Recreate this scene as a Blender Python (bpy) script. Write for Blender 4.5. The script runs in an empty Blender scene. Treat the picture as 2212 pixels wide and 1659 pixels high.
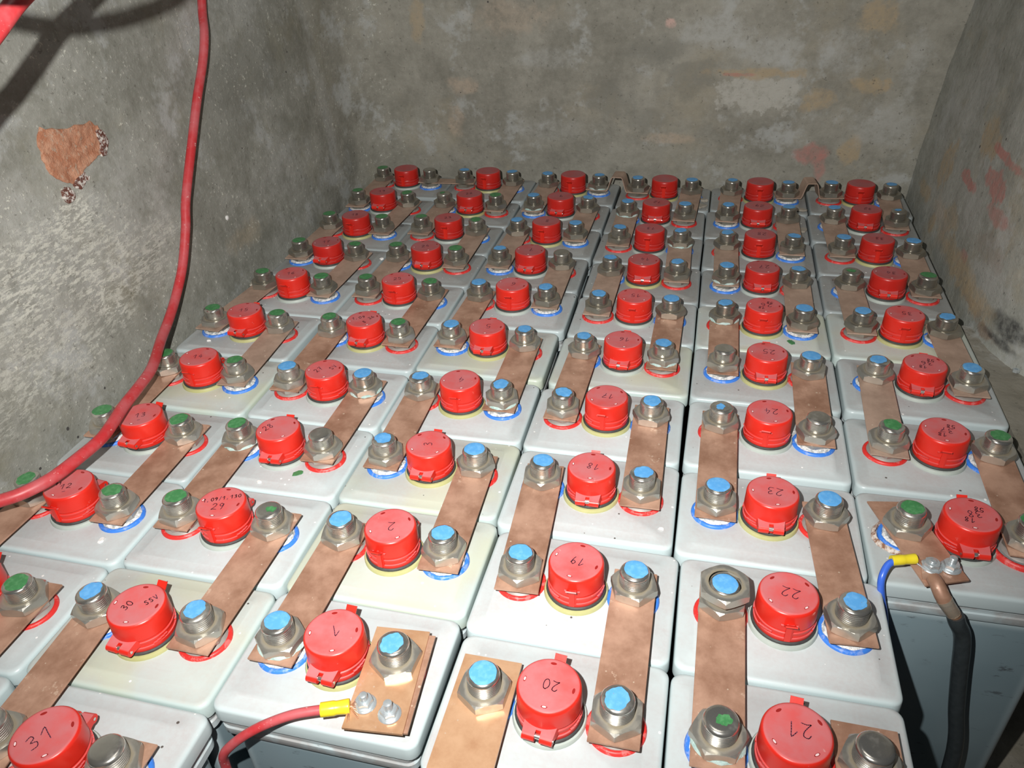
import bpy, math, random
from math import sin, cos, pi, radians, sqrt, atan2
from mathutils import Vector, noise

C = bpy.context.scene.collection
SC = bpy.context.scene
rng = random.Random(7)

# ------------------------------------------------------------------ camera, light, exposure
cam_d = bpy.data.cameras.new('camera')
cam = bpy.data.objects.new('camera', cam_d)
cam_d.sensor_width = 36.0
cam_d.lens = 1687.42 / 2212 * 36.0
cam_d.clip_start = 0.01
cam.location = (0.6588, -1.6165, 0.5864)
cam.rotation_euler = (0.989357, 0.041054, 0.235534)
C.objects.link(cam)
SC.camera = cam

world = bpy.data.worlds.new('world'); SC.world = world
world.use_nodes = True
world.node_tree.nodes['Background'].inputs[0].default_value = (0.75, 0.85, 1.0, 1)
world.node_tree.nodes['Background'].inputs[1].default_value = 0.03

FLASH = Vector((0.5807, -1.6042, 0.6354))
def lamp(name, kind, loc, aim, energy, color, **kw):
    d = bpy.data.lights.new(name, kind)
    d.energy = energy; d.color = color
    for k, v in kw.items(): setattr(d, k, v)
    o = bpy.data.objects.new(name, d); C.objects.link(o)
    o.location = loc
    o.rotation_euler = (Vector(aim) - Vector(loc)).to_track_quat('-Z', 'Y').to_euler()
    return o
# the on-camera flash, its beam aimed at the far rows
lamp('camera_flash', 'SPOT', FLASH, (0.29, -0.52, 0.11), 66, (1.0, 0.985, 0.96),
     spot_size=radians(118), spot_blend=1.0, shadow_soft_size=0.005)
# weak overhead fill, added for soft ambient light
lamp('ambient_fill', 'AREA', (0.5, -1.0, 1.9), (0.5, -0.6, 0), 2.5, (1.0, 0.96, 0.9), shape='DISK', size=0.7)

SC.view_settings.view_transform = 'Standard'
SC.view_settings.look = 'None'
SC.view_settings.gamma = 1
SC.view_settings.use_curve_mapping = False
SC.view_settings.exposure = 0.0

JH = 0.42          # height of a cell from the floor to its lid top
HP = 0.041         # post top above lid
S = 0.055          # half of the post spacing

# positions of the cells: column A (left wall) to F (right wall), row 0 (back) to 10 (front); x, y, turn
CELLS = {
    'A0': (0.0032, 0.0001, 0.006), 'A1': (0.0055, -0.1495, 0.004), 'A2': (0.0020, -0.2830, -0.004), 'A3': (0.0029, -0.4165, -0.017),
    'A4': (0.0004, -0.5500, -0.015), 'A5': (-0.0112, -0.6835, -0.004), 'A6': (-0.0038, -0.8209, -0.005), 'A7': (0.0018, -0.9601, 0.008),
    'A8': (0.0053, -1.0936, -0.001), 'A9': (0.0019, -1.2288, -0.000), 'B0': (0.1929, 0.0035, -0.000), 'B1': (0.1920, -0.1414, 0.024),
    'B2': (0.1885, -0.2749, -0.008), 'B3': (0.1894, -0.4094, 0.003), 'B4': (0.1869, -0.5429, 0.010), 'B5': (0.1849, -0.6809, 0.004),
    'B6': (0.1871, -0.8218, 0.005), 'B7': (0.1883, -0.9553, 0.001), 'B8': (0.1918, -1.0890, 0.010), 'B9': (0.1915, -1.2246, 0.002),
    'B10': (0.1996, -1.3586, -0.005), 'C0': (0.3819, 0.0020, -0.006), 'C1': (0.3792, -0.1329, -0.006), 'C2': (0.3773, -0.2664, -0.008),
    'C3': (0.3759, -0.3999, 0.004), 'C4': (0.3764, -0.5341, -0.003), 'C5': (0.3724, -0.6728, 0.009), 'C6': (0.3741, -0.8155, 0.009),
    'C7': (0.3772, -0.9515, 0.010), 'C8': (0.3822, -1.0871, -0.007), 'C9': (0.3812, -1.2214, -0.003), 'D0': (0.5754, -0.0044, -0.009),
    'D1': (0.5694, -0.1435, -0.004), 'D2': (0.5691, -0.2770, -0.019), 'D3': (0.5714, -0.4105, 0.006), 'D4': (0.5699, -0.5440, 0.004),
    'D5': (0.5686, -0.6785, -0.008), 'D6': (0.5649, -0.8198, 0.006), 'D7': (0.5670, -0.9577, -0.002), 'D8': (0.5738, -1.0984, -0.015),
    'D9': (0.5748, -1.2352, -0.007), 'E0': (0.7660, 0.0001, -0.009), 'E1': (0.7592, -0.1386, -0.001), 'E2': (0.7596, -0.2761, -0.012),
    'E3': (0.7603, -0.4121, 0.008), 'E4': (0.7595, -0.5456, 0.004), 'E5': (0.7594, -0.6797, -0.009), 'E6': (0.7577, -0.8184, -0.022),
    'E7': (0.7563, -0.9632, -0.009), 'E8': (0.7649, -1.0994, 0.006), 'E9': (0.7639, -1.2370, 0.013), 'F0': (0.9583, 0.0098, -0.003),
    'F1': (0.9508, -0.1307, -0.005), 'F2': (0.9518, -0.2701, -0.007), 'F3': (0.9498, -0.4063, -0.008), 'F4': (0.9505, -0.5410, 0.001),
    'F5': (0.9523, -0.6761, -0.019), 'F6': (0.9468, -0.8215, -0.004), 'F7': (0.9440, -0.9618, 0.024), 'A10': (0.0030, -1.3640, 0.000),
}
# ------------------------------------------------------------------ materials
class NT:
    def __init__(s, name):
        s.m = bpy.data.materials.new(name); s.m.use_nodes = True
        s.t = s.m.node_tree; s.n = s.t.nodes; s.b = s.n['Principled BSDF']
        s._oc = None
    def link(s, a, b): s.t.links.new(a, b)
    def put(s, inp, v):
        if hasattr(v, 'is_output'): s.link(v, inp)
        elif isinstance(v, (tuple, list)) and len(v) == 3 and inp.type == 'RGBA': inp.default_value = (*v, 1)
        else: inp.default_value = v
    def coord(s):
        if s._oc is None: s._oc = s.n.new('ShaderNodeTexCoord').outputs['Object']
        return s._oc
    def geo(s): return s.n.new('ShaderNodeNewGeometry')
    def rand(s): return s.n.new('ShaderNodeObjectInfo').outputs['Random']
    def math(s, op, a, b=0.0, c=0.0, clamp=False):
        n = s.n.new('ShaderNodeMath'); n.operation = op; n.use_clamp = clamp
        s.put(n.inputs[0], a); s.put(n.inputs[1], b); s.put(n.inputs[2], c)
        return n.outputs[0]
    def vmath(s, op, a, b=(0, 0, 0)):
        n = s.n.new('ShaderNodeVectorMath'); n.operation = op
        s.put(n.inputs[0], a)
        if hasattr(b, 'is_output'): s.link(b, n.inputs[1])
        else: n.inputs[1].default_value = b
        return n.outputs['Value'] if op in ('LENGTH', 'DISTANCE', 'DOT_PRODUCT') else n.outputs[0]
    def shifted(s, k=7.3):
        "object coordinates moved by the object's random number, so that copies differ"
        if not hasattr(s, '_sh'):
            r = s.rand()
            c = s.n.new('ShaderNodeCombineXYZ')
            for i, f in enumerate((k, k * 1.7, k * 0.6)): s.link(s.math('MULTIPLY', r, f), c.inputs[i])
            s._sh = s.vmath('ADD', s.coord(), c.outputs[0])
        return s._sh
    def noise(s, vec, scale, detail=3, rough=0.55, color=False):
        n = s.n.new('ShaderNodeTexNoise'); s.link(vec, n.inputs['Vector'])
        n.inputs['Scale'].default_value = scale; n.inputs['Detail'].default_value = detail; n.inputs['Roughness'].default_value = rough
        return n.outputs['Color' if color else 0]
    def voronoi(s, vec, scale, rnd=1.0):
        n = s.n.new('ShaderNodeTexVoronoi'); s.link(vec, n.inputs['Vector']); n.inputs['Scale'].default_value = scale
        n.inputs['Randomness'].default_value = rnd
        return n.outputs['Distance'], n.outputs['Color']
    def ramp(s, fac, lo, hi, a=0.0, b=1.0):
        n = s.n.new('ShaderNodeMapRange'); n.interpolation_type = 'SMOOTHSTEP'
        s.put(n.inputs[0], fac); n.inputs[1].default_value = lo; n.inputs[2].default_value = hi
        n.inputs[3].default_value = a; n.inputs[4].default_value = b
        return n.outputs[0]
    def mix(s, fac, a, b):
        n = s.n.new('ShaderNodeMix'); n.data_type = 'RGBA'
        s.put(n.inputs[0], fac); s.put(n.inputs[6], a); s.put(n.inputs[7], b)
        return n.outputs[2]
    def bump(s, h, strength=0.3, dist=0.001):
        n = s.n.new('ShaderNodeBump'); n.inputs['Strength'].default_value = strength; n.inputs['Distance'].default_value = dist
        s.link(h, n.inputs['Height']); s.link(n.outputs[0], s.b.inputs['Normal'])
    def sep(s, vec):
        n = s.n.new('ShaderNodeSeparateXYZ'); s.link(vec, n.inputs[0]); return n.outputs
    def out(s, color=None, rough=None, metal=None, **kw):
        if color is not None: s.put(s.b.inputs['Base Color'], color)
        if rough is not None: s.put(s.b.inputs['Roughness'], rough)
        if metal is not None: s.put(s.b.inputs['Metallic'], metal)
        for k, v in kw.items(): s.put(s.b.inputs[k.replace('_', ' ')], v)
        return s.m

M = {}
def up_mask(t, lo=0.6, hi=0.95):
    "1 on faces of the mesh that point up in its own space: where dust has settled"
    n = t.n.new('ShaderNodeTexCoord').outputs['Normal']
    return t.ramp(t.sep(n)[2], lo, hi)

def plastic_lid(name, clean, dust, yellow=0.0):
    t = NT(name); v = t.shifted(); co = t.coord(); x, y, z = t.sep(co)[:3]
    ax = t.math('DIVIDE', t.math('ABSOLUTE', x), 0.0925); ay = t.math('DIVIDE', t.math('ABSOLUTE', y), 0.0658)
    e = t.math('MAXIMUM', t.math('POWER', ax, 3.0), t.math('POWER', ay, 2.2))
    e = t.math('ADD', e, t.math('MULTIPLY', t.math('SUBTRACT', t.noise(v, 22, 3), 0.5), 0.5))
    centre = t.ramp(e, 1.15, 0.75)
    n1 = t.noise(v, 14, 5, 0.62); n2 = t.noise(v, 260, 3, 0.6)
    d = t.math('MULTIPLY', centre, t.ramp(n1, 0.25, 0.7, 0.35, 1.0))
    d = t.math('MULTIPLY', d, t.ramp(n2, 0.3, 0.7, 0.75, 1.0))
    d = t.math('MULTIPLY', d, up_mask(t))
    col = t.mix(d, clean, dust)
    if yellow:
        yn = t.ramp(t.noise(v, 8, 2), 0.44, 0.60)
        col = t.mix(t.math('MULTIPLY', yn, yellow), col, (0.54, 0.56, 0.38))
    # grime, streaks and specks
    st = t.n.new('ShaderNodeMapping'); st.inputs['Scale'].default_value = (14, 110, 30); t.link(v, st.inputs[0])
    scr = t.ramp(t.noise(st.outputs[0], 1.0, 4, 0.7), 0.60, 0.74)
    col = t.mix(t.math('MULTIPLY', scr, 0.22), col, (0.45, 0.42, 0.40))
    dd, dc = t.voronoi(v, 95)
    spot = t.ramp(t.math('SUBTRACT', t.sep(dc)[0], t.math('MULTIPLY', dd, 1.0)), 0.83, 0.87)
    col = t.mix(t.math('MULTIPLY', spot, up_mask(t)), col, (0.10, 0.085, 0.075))
    dd2, dc2 = t.voronoi(t.vmath('ADD', v, (3.1, 1.7, 0)), 120)
    spot2 = t.ramp(t.math('SUBTRACT', t.sep(dc2)[1], t.math('MULTIPLY', dd2, 1.1)), 0.79, 0.84)
    col = t.mix(t.math('MULTIPLY', spot2, up_mask(t)), col, (0.86, 0.85, 0.82))
    t.bump(t.noise(v, 55, 3), 0.15, 0.0008)
    return t.out(col, t.ramp(d, 0, 1, 0.34, 0.62), 0.0, Subsurface_Weight=0.0, IOR=1.45)
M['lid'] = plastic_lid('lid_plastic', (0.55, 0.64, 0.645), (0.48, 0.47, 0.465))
M['lid_d'] = plastic_lid('lid_plastic_dark', (0.35, 0.395, 0.40), (0.30, 0.29, 0.27))  # darker plastic and dust tones, for the back rows
M['lid_m'] = plastic_lid('lid_plastic_mid', (0.47, 0.545, 0.55), (0.40, 0.39, 0.38))  # tones between the plain and the dark lid, for the middle rows
M['lid_y'] = plastic_lid('lid_plastic_yellowed', (0.50, 0.59, 0.57), (0.48, 0.47, 0.43), 0.50)

def jar_mat():
    t = NT('jar_plastic'); v = t.shifted(); x, y, z = t.sep(t.coord())[:3]
    # plates and electrolyte show darker through the flat sides; edges and the rim stay milky
    ax = t.math('DIVIDE', t.math('ABSOLUTE', x), 0.085); ay = t.math('DIVIDE', t.math('ABSOLUTE', y), 0.060)
    corner = t.ramp(t.math('MINIMUM', ax, ay), 0.80, 0.98)
    rim = t.ramp(z, -0.052, -0.040)
    milky = t.math('MAXIMUM', corner, rim)
    body = t.mix(t.noise(v, 7, 3), (0.16, 0.23, 0.26), (0.30, 0.39, 0.42))
    col = t.mix(milky, body, (0.50, 0.60, 0.62))
    st = t.n.new('ShaderNodeMapping'); st.inputs['Scale'].default_value = (30, 30, 90); t.link(v, st.inputs[0])
    sm = t.ramp(t.noise(st.outputs[0], 1.0, 5, 0.7), 0.60, 0.72)
    col = t.mix(t.math('MULTIPLY', sm, t.ramp(t.noise(v, 12, 2), 0.42, 0.56, 0.0, 0.8)), col, (0.05, 0.045, 0.05))
    rb = t.ramp(z, -0.040, -0.034); rb = t.math('MULTIPLY', rb, t.ramp(t.noise(v, 40, 4), 0.4, 0.6, 0.1, 0.7))
    col = t.mix(rb, col, (0.36, 0.32, 0.30))
    return t.out(col, 0.32, 0.0)
M['jar'] = jar_mat()

def ring_mat(name, c, crust):
    t = NT(name); v = t.shifted()
    n = t.ramp(t.noise(v, 130, 4, 0.7), 0.52, 0.62)
    return t.out(t.mix(t.math('MULTIPLY', n, crust), c, (0.75, 0.73, 0.70)), 0.45, 0.0)
M['ring_red'] = ring_mat('red_plastic_ring', (0.66, 0.03, 0.025), 0.15)
M['ring_blue'] = ring_mat('blue_plastic_ring', (0.045, 0.21, 0.72), 0.22)

t = NT('white_grease'); v = t.shifted()
M['grease'] = t.out(t.mix(t.ramp(t.noise(v, 210, 4, 0.7), 0.40, 0.55), (0.42, 0.44, 0.44), (0.80, 0.80, 0.78)), 0.8, 0.0)
t.bump(t.noise(v, 260, 4, 0.7), 0.9, 0.002)
t = NT('collar_lead'); M['collar'] = t.out(t.mix(t.noise(t.shifted(), 60, 3), (0.22, 0.20, 0.18), (0.42, 0.39, 0.36)), 0.55, 0.2)
t = NT('verdigris'); v = t.shifted()
M['verdigris'] = t.out(t.mix(t.noise(v, 120, 4, 0.7), (0.12, 0.34, 0.30), (0.72, 0.76, 0.73)), 0.9, 0.0)
t.bump(t.noise(v, 240, 4), 0.8, 0.002)

t = NT('cap_red'); v = t.shifted()
dust = t.math('MULTIPLY', up_mask(t, 0.75, 0.98), t.ramp(t.noise(v, 34, 4, 0.6), 0.22, 0.72, 0.36, 0.80))
base = t.mix(t.noise(v, 30, 2), (0.62, 0.018, 0.010), (0.74, 0.030, 0.016))
col = t.mix(dust, base, (0.52, 0.19, 0.20))
wp = t.ramp(t.noise(v, 95, 5, 0.75), 0.66, 0.72)
col = t.mix(t.math('MULTIPLY', wp, 0.30), col, (0.75, 0.55, 0.52))
M['cap'] = t.out(col, t.ramp(dust, 0, 0.5, 0.34, 0.6), 0.0)
t.bump(t.noise(v, 300, 2), 0.08, 0.0005)
t = NT('cap_red_dark_dusty'); v = t.shifted()  # deeper red with more dust on top, for the back rows
dust = t.math('MULTIPLY', up_mask(t, 0.75, 0.98), t.ramp(t.noise(v, 34, 4, 0.6), 0.22, 0.72, 0.45, 0.85))
col = t.mix(dust, t.mix(t.noise(v, 30, 2), (0.46, 0.014, 0.010), (0.58, 0.022, 0.014)), (0.38, 0.15, 0.155))
M['cap_d'] = t.out(col, t.ramp(dust, 0, 0.5, 0.34, 0.6), 0.0)
t.bump(t.noise(v, 300, 2), 0.08, 0.0005)
t = NT('cap_base_grey'); M['base_g'] = t.out(t.mix(t.noise(t.shifted(), 60, 3), (0.36, 0.42, 0.38), (0.50, 0.54, 0.49)), 0.45, 0.0)
t = NT('cap_base_yellow'); M['base_y'] = t.out(t.mix(t.noise(t.shifted(), 60, 3), (0.38, 0.38, 0.14), (0.52, 0.50, 0.26)), 0.45, 0.0)
t = NT('gasket_rubber'); M['gasket'] = t.out(t.mix(t.noise(t.shifted(), 200, 3), (0.02, 0.022, 0.022), (0.07, 0.07, 0.065)), 0.6, 0.0)
t = NT('marker_ink'); M['ink'] = t.out((0.13, 0.035, 0.07), 0.6, 0.0)
t = NT('slot_red'); M['slot'] = t.out((0.30, 0.012, 0.010), 0.5, 0.0)
t = NT('slot_glint'); M['slot_glint'] = t.out((0.85, 0.62, 0.62), 0.4, 0.0)  # pale colour painted for light caught inside the front slots
t = NT('hinge_pin_steel'); M['pin'] = t.out((0.70, 0.68, 0.64), 0.25, 0.9)

def metal(name, a, b, rough, met, sc=70, dirt=(0.16, 0.13, 0.09), dfac=0.5, updirt=0.0):
    t = NT(name); v = t.shifted()
    col = t.mix(t.noise(v, sc, 4, 0.6), a, b)
    d = t.math('MULTIPLY', t.ramp(t.noise(v, sc * 0.8, 4, 0.65), 0.5, 0.68), dfac)
    if updirt:
        r = t.vmath('LENGTH', t.vmath('MULTIPLY', t.coord(), (1, 1, 0)))
        rr = t.math('ADD', r, t.math('MULTIPLY', t.math('SUBTRACT', t.noise(v, 90, 2), 0.5), 0.006))
        d = t.math('MAXIMUM', d, t.math('MULTIPLY', t.ramp(rr, 0.0185, 0.0145), updirt))
    col = t.mix(d, col, dirt)
    t.bump(t.noise(v, 400, 2), 0.08, 0.0004)
    return t.out(col, t.math('ADD', t.math('MULTIPLY', d, 0.3), rough), t.math('SUBTRACT', met, t.math('MULTIPLY', d, met * 0.8)))
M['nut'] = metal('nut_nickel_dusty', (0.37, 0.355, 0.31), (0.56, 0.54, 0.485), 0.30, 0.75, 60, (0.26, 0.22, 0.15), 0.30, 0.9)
M['nut_d'] = metal('nut_nickel_dark', (0.24, 0.225, 0.185), (0.38, 0.36, 0.305), 0.34, 0.7, 60, (0.19, 0.16, 0.11), 0.35, 0.9)  # darker tones of the same nut, for the back rows
M['post_d'] = metal('post_nickel_dark', (0.34, 0.325, 0.285), (0.48, 0.46, 0.41), 0.24, 0.85, 40, (0.22, 0.20, 0.15), 0.3)  # darker tones of the same post, for the back rows
M['post'] = metal('post_nickel', (0.56, 0.54, 0.49), (0.70, 0.68, 0.62), 0.20, 0.9, 40, (0.36, 0.33, 0.27), 0.25)
M['zinc'] = metal('zinc_bolt', (0.56, 0.62, 0.64), (0.72, 0.77, 0.79), 0.26, 0.65, 120, (0.4, 0.4, 0.4), 0.2)

def copper(name, a, b, patch, met=0.35, rough=0.46):
    t = NT(name); v = t.shifted()
    col = t.mix(t.ramp(t.noise(v, 26, 5, 0.65), 0.3, 0.7), a, b)
    p = t.ramp(t.noise(v, 48, 5, 0.75), 0.60, 0.68)
    p = t.math('MULTIPLY', p, t.ramp(t.noise(v, 11, 2), 0.48, 0.58, 0.0, patch))
    col = t.mix(p, col, (0.66, 0.48, 0.36))
    dd, dc = t.voronoi(v, 150)
    sp = t.ramp(t.math('SUBTRACT', t.sep(dc)[0], dd), 0.78, 0.84)
    col = t.mix(t.math('MULTIPLY', sp, 0.7), col, (0.68, 0.55, 0.42))
    st = t.n.new('ShaderNodeMapping'); st.inputs['Scale'].default_value = (60, 420, 60); st.inputs['Rotation'].default_value = (0, 0, 0.5); t.link(v, st.inputs[0])
    sc = t.ramp(t.noise(st.outputs[0], 1.0, 3, 0.6), 0.66, 0.74)
    col = t.mix(t.math('MULTIPLY', sc, 0.18), col, (0.62, 0.42, 0.30))
    t.bump(t.noise(v, 40, 3), 0.2, 0.0006)
    return t.out(col, rough, met)
M['copper'] = copper('copper_tarnished', (0.31, 0.165, 0.105), (0.53, 0.320, 0.225), 0.9, 0.22)
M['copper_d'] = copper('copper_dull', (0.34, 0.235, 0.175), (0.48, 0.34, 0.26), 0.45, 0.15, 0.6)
M['copper_b'] = copper('copper_bright', (0.52, 0.28, 0.15), (0.68, 0.42, 0.25), 0.6, 0.38, 0.32)

def paint(name, a, b):
    t = NT(name); v = t.shifted()
    col = t.mix(t.ramp(t.noise(v, 200, 3), 0.4, 0.7), a, b)
    sp = t.ramp(t.noise(v, 420, 3, 0.7), 0.68, 0.72)
    return t.out(t.mix(sp, col, (0.25, 0.24, 0.22)), 0.42, 0.0)
M['blue'] = paint('paint_blue', (0.10, 0.35, 0.70), (0.15, 0.42, 0.76))
M['green'] = paint('paint_green', (0.05, 0.21, 0.07), (0.09, 0.28, 0.11))
t = NT('cable_red'); v = t.shifted()
col = t.mix(t.ramp(t.noise(v, 25, 4, 0.65), 0.35, 0.7), (0.50, 0.030, 0.035), (0.52, 0.11, 0.12))
col = t.mix(t.ramp(t.noise(v, 130, 4, 0.7), 0.64, 0.70), col, (0.66, 0.38, 0.36))
M['cable_red'] = t.out(col, 0.42, 0.0)
t = NT('cable_blue'); M['cable_blue'] = t.out((0.05, 0.15, 0.68), 0.28, 0.0)
t = NT('cable_black'); M['cable_black'] = t.out(t.mix(t.noise(t.shifted(), 150, 3), (0.020, 0.026, 0.028), (0.05, 0.06, 0.065)), 0.3, 0.0)
t = NT('crimp_yellow'); M['yellow'] = t.out(t.mix(t.noise(t.shifted(), 90, 2), (0.78, 0.60, 0.01), (0.86, 0.72, 0.05)), 0.3, 0.0)
t = NT('shrink_clear'); M['shrink'] = t.out((0.72, 0.70, 0.58), 0.12, 0.0, Transmission_Weight=0.75, IOR=1.4)
t = NT('bare_strands'); M['strand'] = t.out(t.mix(t.noise(t.shifted(), 900, 2), (0.60, 0.28, 0.15), (0.80, 0.45, 0.28)), 0.3, 0.7)
t = NT('plaster_white'); M['white'] = t.out((0.78, 0.77, 0.74), 0.9, 0.0)
t = NT('plaster_tan'); M['tan'] = t.out(t.mix(t.noise(t.shifted(), 150, 3), (0.30, 0.27, 0.22), (0.42, 0.39, 0.33)), 0.9, 0.0)
t = NT('paint_chip_green'); M['chip'] = t.out((0.06, 0.22, 0.08), 0.5, 0.0)

# ---- plaster walls: base mottling plus stains and patches, each an ellipse in the wall's own metres with a ragged edge
def wall_mat(name, ax, blobs, a, b, flecks=0.5, flo=0.56, tint=(0.24, 0.20, 0.13), bump=0.004, corner=None, zones=()):
    t = NT(name); co = t.coord(); comp = t.sep(co)
    u, z = comp[ax], comp[2]
    n0 = t.noise(co, 3.2, 5, 0.65); n1 = t.noise(co, 14, 6, 0.68); n2 = t.noise(co, 75, 5, 0.7)
    st = t.n.new('ShaderNodeMapping'); st.inputs['Scale'].default_value = (7, 7, 13); st.inputs['Rotation'].default_value = (0.25, 0.25, 0.1); t.link(co, st.inputs[0])
    n3 = t.noise(st.outputs[0], 1.4, 5, 0.65)
    s_ = t.math('ADD', t.math('MULTIPLY', n0, 0.30), t.math('MULTIPLY', n1, 0.36))
    s_ = t.math('ADD', s_, t.math('MULTIPLY', n3, 0.14)); s_ = t.math('ADD', s_, t.math('MULTIPLY', n2, 0.20))
    if corner:
        kc = t.ramp(comp[1], -0.25, 0.05); a = t.mix(kc, a, corner[0]); b = t.mix(kc, b, corner[1])
    col = t.mix(t.ramp(s_, 0.36, 0.64), a, b)
    col = t.mix(t.ramp(t.noise(co, 5.5, 5, 0.7), 0.50, 0.70, 0, 0.45), col, tint)
    col = t.mix(t.ramp(t.noise(t.vmath('ADD', co, (5, 2, 1)), 8.5, 5, 0.7), 0.54, 0.66, 0, 0.6), col, (0.46, 0.475, 0.46))
    warp = t.math('MULTIPLY', t.math('SUBTRACT', t.noise(co, 26, 5, 0.65), 0.5), 2.6)
    for (bu, bz, ru, rz, c, f, soft) in blobs:
        du = t.math('DIVIDE', t.math('SUBTRACT', u, bu), ru); dz = t.math('DIVIDE', t.math('SUBTRACT', z, bz), rz)
        r = t.math('SQRT', t.math('ADD', t.math('MULTIPLY', du, du), t.math('MULTIPLY', dz, dz)))
        r = t.math('ADD', r, warp)
        k = t.ramp(r, 1.0 + soft, 1.0 - soft, 0, f)
        col = t.mix(t.math('MULTIPLY', k, t.ramp(t.math('ADD', t.math('MULTIPLY', n2, 0.6), t.math('MULTIPLY', n1, 0.4)), 0.38, 0.56, 0.42, 1.0)), col, c)
    fl = t.math('MULTIPLY', t.ramp(t.noise(co, 150, 5, 0.75), flo, flo + 0.07), t.ramp(n1, 0.42, 0.62, 0.05, flecks))
    col = t.mix(fl, col, (0.72, 0.72, 0.62))
    for (bu, bz, ru, rz, f) in zones:      # lime efflorescence: dense pale flecks in long diagonal strokes
        du = t.math('DIVIDE', t.math('SUBTRACT', u, bu), ru); dz = t.math('DIVIDE', t.math('SUBTRACT', z, bz), rz)
        r = t.math('SQRT', t.math('ADD', t.math('MULTIPLY', du, du), t.math('MULTIPLY', dz, dz)))
        k = t.ramp(t.math('ADD', r, warp), 1.5, 0.5, 0, f)
        s2 = t.n.new('ShaderNodeMapping'); s2.inputs['Scale'].default_value = (60, 60, 190); s2.inputs['Rotation'].default_value = (0.65, 0, 0); t.link(co, s2.inputs[0])
        g = t.ramp(t.noise(s2.outputs[0], 1.0, 5, 0.75), 0.47, 0.57)
        col = t.mix(t.math('MULTIPLY', k, g), col, (0.62, 0.62, 0.54))
    dk = t.math('MULTIPLY', t.ramp(t.noise(t.vmath('ADD', co, (9, 4, 2)), 110, 4, 0.7), 0.62, 0.68), 0.5)
    col = t.mix(dk, col, (0.085, 0.08, 0.065))
    cd, cc = t.voronoi(t.vmath('ADD', co, (1.7, 3.3, 0)), 42)
    pit = t.ramp(t.math('SUBTRACT', t.sep(cc)[0], t.math('MULTIPLY', cd, 1.6)), 0.80, 0.85)
    col = t.mix(pit, col, (0.07, 0.065, 0.06))
    h = t.math('ADD', t.math('MULTIPLY', n1, 1.0), t.math('MULTIPLY', n2, 0.5))
    h = t.math('ADD', h, t.math('MULTIPLY', fl, 0.5))
    h = t.math('SUBTRACT', h, t.math('MULTIPLY', pit, 0.5))
    h = t.math('ADD', h, t.math('MULTIPLY', n3, 0.8))
    t.bump(h, 0.55, bump)
    return t.out(col, 0.92, 0.0)
LITE = (0.43, 0.435, 0.41); TAN = (0.41, 0.32, 0.20); RED = (0.46, 0.20, 0.17); DARK = (0.17, 0.17, 0.145)
PALE = (0.46, 0.45, 0.40); BROWN = (0.26, 0.19, 0.14); PINK = (0.50, 0.39, 0.29)
M['wall_back'] = wall_mat('plaster_back', 0, [
    (0.535, 0.265, 0.060, 0.022, DARK, 0.6, 0.5), (0.60, 0.215, 0.060, 0.040, DARK, 0.5, 0.3), (0.44, 0.165, 0.05, 0.03, DARK, 0.45, 0.4), (0.525, 0.125, 0.05, 0.02, DARK, 0.4, 0.4),
    (0.748, 0.182, 0.084, 0.037, PALE, 0.9, 0.10), (0.742, 0.223, 0.082, 0.010, TAN, 0.8, 0.3), (0.70, 0.220, 0.03, 0.004, RED, 0.6, 0.3),
    (0.662, 0.300, 0.050, 0.032, LITE, 0.7, 0.4), (0.755, 0.265, 0.060, 0.026, LITE, 0.6, 0.4), (0.60, 0.30, 0.02, 0.02, LITE, 0.6, 0.4), (0.576, 0.086, 0.05, 0.010, PINK, 0.55, 0.5),
    (0.872, 0.062, 0.030, 0.020, RED, 0.7, 0.35), (0.890, 0.035, 0.010, 0.03, RED, 0.6, 0.4), (0.942, 0.067, 0.022, 0.032, TAN, 0.8, 0.3), (0.860, 0.176, 0.030, 0.018, TAN, 0.75, 0.3), (0.840, 0.158, 0.012, 0.010, TAN, 0.8, 0.3),
    (0.965, 0.200, 0.040, 0.016, TAN, 0.85, 0.2), (0.945, 0.325, 0.035, 0.028, TAN, 0.75, 0.3), (0.90, 0.265, 0.05, 0.04, LITE, 0.45, 0.4),
    (0.09, 0.116, 0.016, 0.028, PINK, 0.6, 0.5), (0.113, 0.190, 0.03, 0.018, PINK, 0.55, 0.4), (0.02, 0.33, 0.015, 0.05, TAN, 0.6, 0.4), (0.225, 0.33, 0.08, 0.03, PINK, 0.35, 0.5), (0.30, 0.25, 0.05, 0.02, LITE, 0.4, 0.5),
    (0.56, 0.317, 0.010, 0.008, (0.62, 0.42, 0.36), 0.9, 0.3), (0.30, 0.10, 0.06, 0.025, LITE, 0.35, 0.5), (1.00, 0.12, 0.05, 0.04, LITE, 0.5, 0.4), (1.03, 0.24, 0.02, 0.05, LITE, 0.5, 0.4)],
    (0.205, 0.198, 0.163), (0.365, 0.352, 0.30), 0.30, 0.60, (0.34, 0.30, 0.215))
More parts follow.
